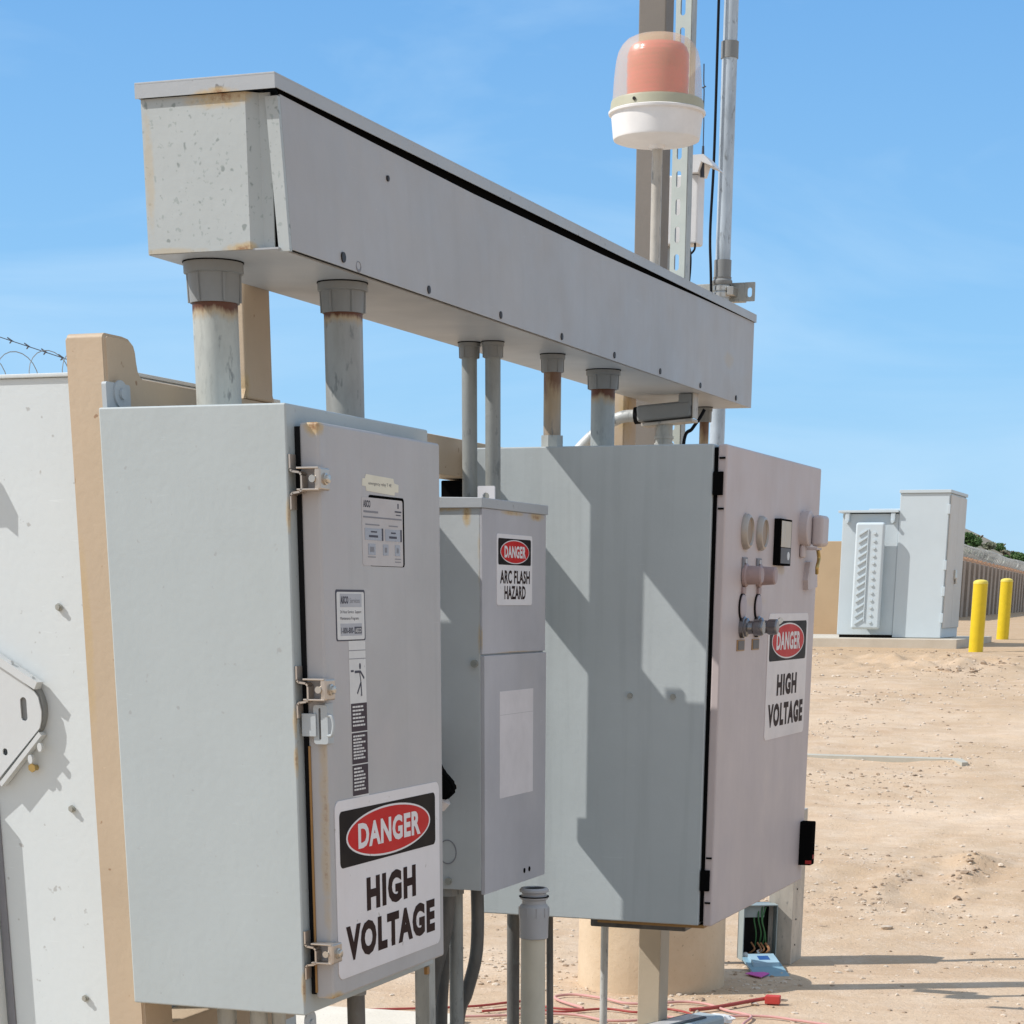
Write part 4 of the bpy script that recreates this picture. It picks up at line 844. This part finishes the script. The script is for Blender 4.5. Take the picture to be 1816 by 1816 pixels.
cord('pink cord nearest the camera in front of the square tan post', [(-3.0, 7.12), (-2.80, 7.22), (-2.64, 7.33), (-2.50, 7.36), (-2.36, 7.30), (-2.25, 7.35), (-2.18, 7.45), (-2.08, 7.42)], .0080, 'cord_pink')
cord('dark pink cord lying between the other two cords', [(-2.86, 7.30), (-2.72, 7.42), (-2.58, 7.40), (-2.44, 7.52), (-2.30, 7.50), (-2.22, 7.60), (-2.13, 7.57), (-2.06, 7.48)], .0075, 'cord_red')
pc = thing('plug_cord', 'bright red cord ending in a red plug on the sand', 'cord', (-1.93, 7.85, -1.494))
bm = bm_new(); tube(bm, [(-2.12, 7.60, -1.485), (-2.06, 7.66, -1.485), (-2.0, 7.75, -1.483), (-1.945, 7.86, -1.483), (-1.90, 7.90, -1.478)], .0075, 10); obj('cord', bm, 'cord_red', pc)
bm = bm_new(); box(bm, -1.898, -1.838, 7.885, 7.925, -1.496, -1.464, .004, 2, Matrix.Rotation(R(6), 3, 'Z'), Vector((-1.87, 7.9, -1.48))); pl = obj('plug', bm, 'plug_red', pc)
bm = bm_new()
for dy in (-.01, .01): box(bm, -1.838, -1.812, 7.907 + dy, 7.912 + dy, -1.484, -1.479)
obj('prong', bm, 'steel', pl)
cord('light pink cord running out of frame at the lower right', [(-1.98, 7.52), (-1.90, 7.58), (-1.80, 7.60), (-1.70, 7.57), (-1.55, 7.52)], .0080, 'cord_pink')
ca = thing('plastic_case', 'pale blue grey plastic case on the sand by the foot of the tan post', 'case', (-1.99, 7.1, -1.5))
rz = Matrix.Rotation(R(-20), 3, 'Z'); pv = Vector((-1.99, 7.02, -1.45))
bm = bm_new(); box(bm, -2.055, -1.935, 6.80, 7.22, -1.5, -1.415, .014, 3, rz, pv); cb = obj('shell', bm, 'case_blue', ca)
bm = bm_new(); box(bm, -2.040, -1.955, 6.80, 7.13, -1.4148, -1.409, .002, 1, rz, pv); obj('dark_rim', bm, 'case_dark', ca)
bm = bm_new(); box(bm, -2.022, -1.965, 6.80, 7.12, -1.4088, -1.406, .001, 1, rz, pv); obj('window', bm, 'case_window', ca)
bm = bm_new(); t_ = bmesh.new(); bmesh.ops.create_icosphere(t_, subdivisions=3, radius=1)
for v in t_.verts:
    n_ = noise.fractal(v.co * 2.2, 1, 2, 3) * .35; v.co = Vector((v.co.x * .055 * (1 + n_) - 1.955, v.co.y * .045 * (1 + n_) + 7.40, v.co.z * .022 * (1 + n_) - 1.475))
join(bm, t_); tag(obj('crumpled_bag', bm, 'white_plastic'), 'small crumpled white bag behind the plastic case', 'bag')
bm = bm_new(); box(bm, -7.5, -2.86, 3.2, 7.13, -1.60, -1.470, .01, 2, Matrix.Rotation(R(4), 3, 'Z'), Vector((-2.86, 7.13, -1.5))); tag(obj('concrete_slab', bm, 'slab_concrete'), kind='structure')

# stones and pebbles (stuff) plus a few larger single stones
def rock(bm, x, y, z, s, rnd):
    t_ = bmesh.new(); bmesh.ops.create_icosphere(t_, subdivisions=1, radius=1)
    sx, sy, sz = s * rnd.uniform(.7, 1.5), s * rnd.uniform(.7, 1.3), s * rnd.uniform(.35, .75); a = rnd.uniform(0, 6.28); ca_, sa_ = math.cos(a), math.sin(a)
    o_ = Vector((rnd.random() * 50, rnd.random() * 50, 0))
    for v in t_.verts:
        n_ = 1 + .75 * noise.noise(v.co * 1.9 + o_); p = Vector((v.co.x * sx * n_, v.co.y * sy * n_, v.co.z * sz * n_)); v.co = Vector((p.x * ca_ - p.y * sa_ + x, p.x * sa_ + p.y * ca_ + y, p.z + z + sz * .35))
    join(bm, t_)
def rocks(name, n, seed, mat, smin, smax):
    rnd = random.Random(seed); V = []; F_ = []
    base = bmesh.new(); bmesh.ops.create_icosphere(base, subdivisions=1, radius=1); base.verts.ensure_lookup_table()
    bv = [v.co.copy() for v in base.verts]; bf = [[v.index for v in f.verts] for f in base.faces]; base.free()
    for _ in range(n):
        y = 7.2 + 19.5 * rnd.random() ** 1.7
        x0 = -.42 * y - .2; x1 = -.105 * y + .5; x = rnd.uniform(x0, x1)
        cl_ = noise.noise(Vector((x * .9, y * .9, 7)))
        if cl_ < .08 and rnd.random() < .86: continue
        if x < -2.8 and y < 7.3: continue
        s = (smin + (smax - smin) * rnd.random() ** 3) * (.75 + y / 18); z = hz(x, y)
        sx, sy, sz = s * rnd.uniform(.7, 1.5), s * rnd.uniform(.7, 1.3), s * rnd.uniform(.35, .75); a = rnd.uniform(0, 6.28); c_, s_ = math.cos(a), math.sin(a); k0 = len(V)
        for p in bv:
            q = rnd.uniform(.82, 1.12); u, v, w = p.x * sx * q, p.y * sy * q, p.z * sz * q; V.append((u * c_ - v * s_ + x, u * s_ + v * c_ + y, w + z + sz * .2))
        F_ += [[i + k0 for i in f] for f in bf]
    me = bpy.data.meshes.new(name); me.from_pydata(V, [], F_); me.materials.append(M[mat]); o = bpy.data.objects.new(name, me); COL.objects.link(o)
    return tag(o, kind='stuff')
tag(rocks('gravel', 13000, 3, 'stone_pale', .002, .013), 'pale pebbles scattered over the sandy ground', 'gravel')
tag(rocks('dark_gravel', 6500, 8, 'stone_dark', .002, .011), 'darker pebbles and clods scattered over the sandy ground', 'gravel')
CLODS = ((-2.0, 11.15, .04, .10, 16, .022), (-1.90, 11.85, .05, .10, 14, .022), (-1.66, 11.3, .04, .2, 26, .024), (-1.64, 11.75, .04, .15, 18, .024), (-1.62, 10.7, .05, .06, 8, .02), (-1.98, 10.6, .04, .06, 12, .022), (-3.83, 24.6, .22, .35, 34, .05), (-3.6, 25.6, .25, .4, 20, .045), (-3.2, 15.4, .25, .25, 46, .022), (-2.65, 14.8, .25, .25, 46, .022), (-2.27, 10.5, .05, .1, 14, .018), (-2.1, 9.9, .04, .06, 10, .016), (-3.55, 9.4, .2, .4, 60, .016), (-5.2, 27.6, .7, .3, 50, .04))
rnd = random.Random(12); bm = bm_new()
for (cx, cy, sp_x, sp_y, n_, sz) in CLODS:
    for k in range(n_):
        x, y = rnd.gauss(cx, sp_x), rnd.gauss(cy, sp_y); rock(bm, x, y, hz(x, y) - .003, sz * (.2 + .75 * rnd.random() ** 2.5), rnd)
    for k in range(n_ * 2):
        x, y = rnd.gauss(cx, sp_x * 1.6), rnd.gauss(cy, sp_y * 1.6); rock(bm, x, y, hz(x, y) - .001, sz * (.10 + .15 * rnd.random()), rnd)
tag(obj('soil_clods', bm, 'stone_dark', ang=12), 'broken brown soil clods on the sand', 'soil', kind='stuff')
rnd = random.Random(21)
for (x, y, s, lab) in ((-2.10, 7.62, .020, 'small pale stone next to the pink cord'), (-1.93, 7.87, .018, 'pale stone pinned beside the red cord near its plug'), (-1.94, 8.16, .016, 'white stone in the pedestal shadow'), (-1.80, 9.9, .022, 'pale stone on the open sand beyond the junction box')):
    bm = bm_new(); rock(bm, x, y, hz(x, y), s, rnd); tag(obj('stone', bm, 'stone_pale', ang=60), lab, 'stone', 'single stones on the sand')

# low concrete curb strip in the sand
bm = bm_new(); zc = hz(-3, 16.4)
prism(bm, [(-6.0, 16.35), (-2.56, 16.40), (-2.44, 16.10), (-2.40, 16.14), (-2.52, 16.56), (-6.0, 16.50)], 'Z', zc - .2, zc + .035)
tag(obj('concrete_curb', bm, 'curb_concrete'), 'low pale concrete curb strip half buried in the sand', 'curb')

# ------------------------------------------------------------------ background transformer group
pad = thing('equipment_pad', 'concrete pad under the pale transformer cabinets', 'concrete pad', (-6.5, 30.5, -.62))
bm = bm_new(); box(bm, -9.5, -4.58, 29.0, 32.2, -.75, -.482, .01); obj('slab', bm, 'concrete', pad)
tr = thing('transformer', 'pale grey padmounted transformer with ribbed radiator and a taller cabinet compartment', 'transformer', (-5.6, 30.4, -.482))
bm = bm_new(); box(bm, -6.335, -5.566, 29.62, 31.0, -.445, 1.10, .01); obj('tank', bm, 'trans_green', tr)
bm = bm_new(); box(bm, -6.31, -5.58, 29.66, 31.0, -.482, -.445); obj('base_gap', bm, 'dark_inside', tr)
bm = bm_new(); box(bm, -6.385, -5.568, 29.55, 31.05, 1.112, 1.142, .004); box(bm, -6.10, -5.57, 30.2, 30.9, 1.142, 1.185, .004); obj('tank_lid', bm, 'trans_green', tr)
bm = bm_new()
for x in (-6.26, -5.64): box(bm, x - .03, x + .03, 29.56, 29.62, .99, 1.112, .01); cyl(bm, (x, 29.56, 1.0), (x, 29.53, 1.0), .022, 12)
obj('lifting_lug', bm, 'trans_green', tr)
bm = bm_new(); box(bm, -6.110, -5.715, 29.42, 29.50, -.37, .985, .035, 3); rdt = obj('radiator', bm, 'trans_green', tr)
bm = bm_new()
for k in range(13):
    z = .86 - k * .094
    V = [(-6.055, z - .045), (-5.945, z + .02), (-5.945, z + .035), (-6.055, z - .025)]
    prism(bm, V, 'Y', 29.402, 29.424)
    prism(bm, ell(-5.845, z - .01, .022, .018, 10), 'Y', 29.405, 29.424)
box(bm, -5.938, -5.925, 29.405, 29.424, -.27, .90); obj('radiator_rib', bm, 'trans_green', rdt)
bm = bm_new(); box(bm, -5.99, -5.85, 29.50, 29.62, .7, .82); box(bm, -5.99, -5.85, 29.50, 29.62, -.3, -.18); obj('radiator_pipe', bm, 'trans_green', rdt)
bm = bm_new(); box(bm, -5.564, -4.905, 29.60, 31.0, -.476, 1.352, .01); obj('cabinet', bm, 'trans_green', tr)
bm = bm_new(); box(bm, -5.575, -4.885, 29.58, 31.02, 1.352, 1.392, .005); obj('cabinet_roof', bm, 'trans_green', tr)
bm = bm_new(); box(bm, -4.905, -4.885, 29.66, 30.30, -.35, 1.33, .008); d1 = obj('door', bm, 'trans_side', tr); bm = bm_new(); box(bm, -4.905, -4.886, 30.315, 30.97, -.35, 1.33, .008); obj('door', bm, 'trans_side', tr)
bm = bm_new(); box(bm, -4.885, -4.860, 30.24, 30.38, .28, .40, .004); cyl(bm, (-4.86, 30.31, .22), (-4.86, 30.31, .30), .02, 10); obj('door_handle', bm, 'steel', d1)
bm = bm_new()
for z in (1.15, .45, -.02 - .2, .12): box(bm, -4.925, -4.885, 29.585, 29.62, z - .06, z + .06, .004)
obj('hinge', bm, 'trans_green', tr)
bm = bm_new(); box(bm, -7.45, -7.02, 33, 33.4, -.62, .842, .01); tag(obj('block_column', bm, 'tan_wall'), 'tan block column behind the left side of the transformer', 'column')
bm = bm_new(); cyl(bm, (-7.95, 33.2, .1), (-7.95, 33.1, .1), .05)
bm.free()
def bollard(x, y, lab, src=None):
    z = hz(x, y)
    if src is None:
        t = thing('bollard', lab, 'bollard', (x, y, z), 'yellow bollards by the transformer')
        bm = bm_new(); cyl(bm, (x, y, z - .1), (x, y, z + .83), .092, 32); obj('sleeve', bm, 'bollard_yellow', t)
        bm = bm_new(); lathe(bm, (x, y, z + .83), [(.094, -.012), (.094, .004), (.088, .02), (.07, .032), (.04, .040), (0, .043)], 32); obj('cap', bm, 'bollard_cap', t)
        return t
    t = src.copy(); COL.objects.link(t); t.location = (x, y, z); t['label'] = lab
    for ch in list(src.children):
        c_ = ch.copy(); COL.objects.link(c_); c_.parent = t
    return t
b0 = bollard(-4.174, 28.0, 'nearer yellow bollard, left of the pair in front of the fence')
bollard(-4.606, 33.5, 'farther yellow bollard, right of the pair in front of the fence', b0)

# boundary fence with coil
fe = thing('boundary_fence', 'long brown board fence with posts and orange coping receding to the right', 'fence', (-12, 80, -.5))
P0 = Vector((-10.5, 59.6, 0)); dv = Vector((-2.84, 38, 0)).normalized(); ang = math.atan2(dv.y, dv.x)
nx = Vector((dv.y, -dv.x, 0))          # towards the camera side
L = 2.1
pb = bm_new(); 
for k in range(6): box(pb, .05 + k * .345, .05 + k * .345 + .325, -.03 - (.004 if k % 2 else 0), .03, -.6, 1.12)
rz_ = Matrix.Rotation(ang, 3, 'Z')
def place(bm, p, z=0.0):
    bmesh.ops.rotate(bm, verts=bm.verts, cent=(0, 0, 0), matrix=rz_); bmesh.ops.translate(bm, verts=bm.verts, vec=(p.x, p.y, z)); return bm
pan = obj('panel', place(pb, P0), 'fence_brown', fe)
qb = bm_new(); box(qb, -.42, .42, -.30, .08, -.6, 1.20, .02); pst = obj('post', place(qb, P0), 'fence_post', fe)
cb_ = bm_new(); rnd = random.Random(4)
u = -.1
while u < 2.0: w_ = rnd.uniform(.25, .42); box(cb_, u, u + w_ - .02, -.14, .14, 1.21, 1.21 + rnd.uniform(.07, .17), .01); u += w_
cop = obj('coping', place(cb_, P0), 'coping', fe)
for k in range(1, 30):
    for src in (pan, pst, cop):
        c_ = src.copy(); COL.objects.link(c_); c_.parent = fe; c_.location = src.location + dv * L * k
bm = bm_new(); pts = []
N = 30 * 5
for i in range(N * 10 + 1):
    a = i / 10 * 2 * math.pi; d = i / 10 * (30 * L / N)
    rr = .21 * (1 + .12 * math.sin(i * .013)); p = P0 + dv * d + nx * (math.cos(a) * rr); pts.append((p.x, p.y, 1.36 + .2 + math.sin(a) * rr))
tube(bm, pts, .008, 4, 0); coil = obj('razor_wire', bm, 'coil_wire'); tag(coil, 'coils of grey razor wire along the top of the brown fence', 'razor wire')
# barbed posts
# shrubs on the hill
def shrub(x, y, z, w, h, seed, mat, label):
    rnd = random.Random(seed)
    t = thing('shrub', label, 'shrub', (x, y, z), 'shrubs on the hillside')
    bm = bm_new()
    for k in range(5):
        a = rnd.uniform(0, 6.28); tube(bm, [(x, y, z - .3), (x + math.cos(a) * w * .2, y + math.sin(a) * w * .2, z + h * .4), (x + math.cos(a) * w * .4, y + math.sin(a) * w * .4, z + h * .75)], .05, 5, 3)
    obj('stem', bm, 'twig', t)
    V, F_ = [], []
    lobes = [(rnd.uniform(-.6, .6), rnd.uniform(-.6, .6), rnd.uniform(.25, .75), rnd.uniform(.3, .5)) for _ in range(7)]
    for k in range(1500):
        lx, ly, lz, lr = rnd.choice(lobes); d = Vector((rnd.gauss(0, 1), rnd.gauss(0, 1), rnd.gauss(0, 1))).normalized() * lr * rnd.random() ** .35
        c_ = Vector((x + (lx + d.x) * w * .6, y + (ly + d.y) * w * .6, z + (lz + d.z * .6) * h)); s = rnd.uniform(.05, .12) * w * .6
        a_ = Vector((rnd.gauss(0, 1), rnd.gauss(0, 1), rnd.gauss(0, 1))).normalized() * s; b_ = a_.orthogonal().normalized() * s * .6; k0 = len(V)
        V += [tuple(c_ - a_), tuple(c_ + b_), tuple(c_ + a_), tuple(c_ - b_)]; F_.append((k0, k0 + 1, k0 + 2, k0 + 3))
    me = bpy.data.meshes.new('crown'); base = wloc(t); me.from_pydata([(v[0] - base.x, v[1] - base.y, v[2] - base.z) for v in V], [], F_); me.materials.append(M[mat]); o = bpy.data.objects.new('crown', me); COL.objects.link(o); o.parent = t
SH = [(1722, 973, 3.4, 2.6, 'shrub', 'round green shrub highest on the hill beside the transformer'), (1752, 975, 2.4, 1.3, 'shrub_grey', 'low grey shrub right of the highest green one'),
      (1768, 978, 2.6, 1.6, 'shrub', 'mid green shrub halfway down the skyline'), (1785, 985, 2.2, 1.1, 'shrub_grey', 'dull grey shrub behind the razor wire'), (1798, 992, 2.6, 1.6, 'shrub', 'dark green shrub low on the skyline'),
      (1812, 1000, 2.6, 1.7, 'shrub', 'green shrub at the right frame edge'), (1738, 990, 2.6, 1.2, 'shrub_grey', 'pale brush clump just above the fence coping'), (1700, 992, 2.2, 1.4, 'shrub_grey', 'grey brush clump against the transformer side'),
      (1452, 1060, 2.0, 2.8, 'shrub', 'green shrub seen in the gap left of the tan block column')]
for i, (px_, py_, w_, h_, mt_, lab) in enumerate(SH):
    Yd = 150.0 if i < 8 else 60.0
    d = f2 + r3 * (px_ - 954.909) / 3646.886 - u3 * (py_ - 2377.124) / 3646.886; p = d * (Yd / d.y)
    if i < 8:
        w_ *= .62; h_ *= .50
        for q_ in range(80):
            t_ = q_ / 100; y_ = 135 + 70 * t_; p_ = d * (y_ / d.y); s_ = p_.x / (155 + 40 * t_)
            if hill_z(s_, t_) >= p_.z or t_ > .75: p = Vector((p_.x, p_.y, hill_z(s_, t_) - .1)); break
    else: w_, h_ = .9, 1.6
    shrub(p.x, p.y, p.z, w_, h_, 40 + i, mt_, lab)

# wall with razor wire far left, behind the switchboard cabinet
bm = bm_new(); box(bm, -24, -8.15, 14.0, 14.3, -1.55, 1.36, .01); tag(obj('block_wall', bm, 'tan_wall'), 'tan wall hidden behind the pale switchboard cabinet', 'wall')
bm = bm_new(); pts = []
for i in range(0, 50 * 24 + 8):
    a = i / 24 * 2 * math.pi; d = i / 24 * .272; rr = .25; pts.append((-22 + d + .08 * math.cos(a), 14.15 + math.cos(a) * rr, 1.44 + math.sin(a) * rr * .85))
tube(bm, pts, .0032, 6, 0)
cw = obj('razor_coil', bm, 'coil_wire'); tag(cw, 'razor wire coil above the pale switchboard cabinet at the left edge', 'razor wire')
bm = bm_new(); p0, p1 = Vector((-11.2, 14.15, 2.32)), Vector((-8.15, 14.15, 1.42))
tube(bm, [tuple(p0), tuple(p1)], .0032, 6, 0)
for k in range(22):
    p = p0.lerp(p1, (k + .5) / 22); tube(bm, [tuple(p + Vector((-.022, 0, .020))), tuple(p + Vector((.022, 0, -.006)))], .0048, 5, 0); tube(bm, [tuple(p + Vector((-.018, .02, -.014))), tuple(p + Vector((.024, -.02, -.004)))], .0048, 5, 0)
tag(obj('barbed_strand', bm, 'wire_dark'), 'single barbed wire strand slanting down to the rack column', 'barbed wire')
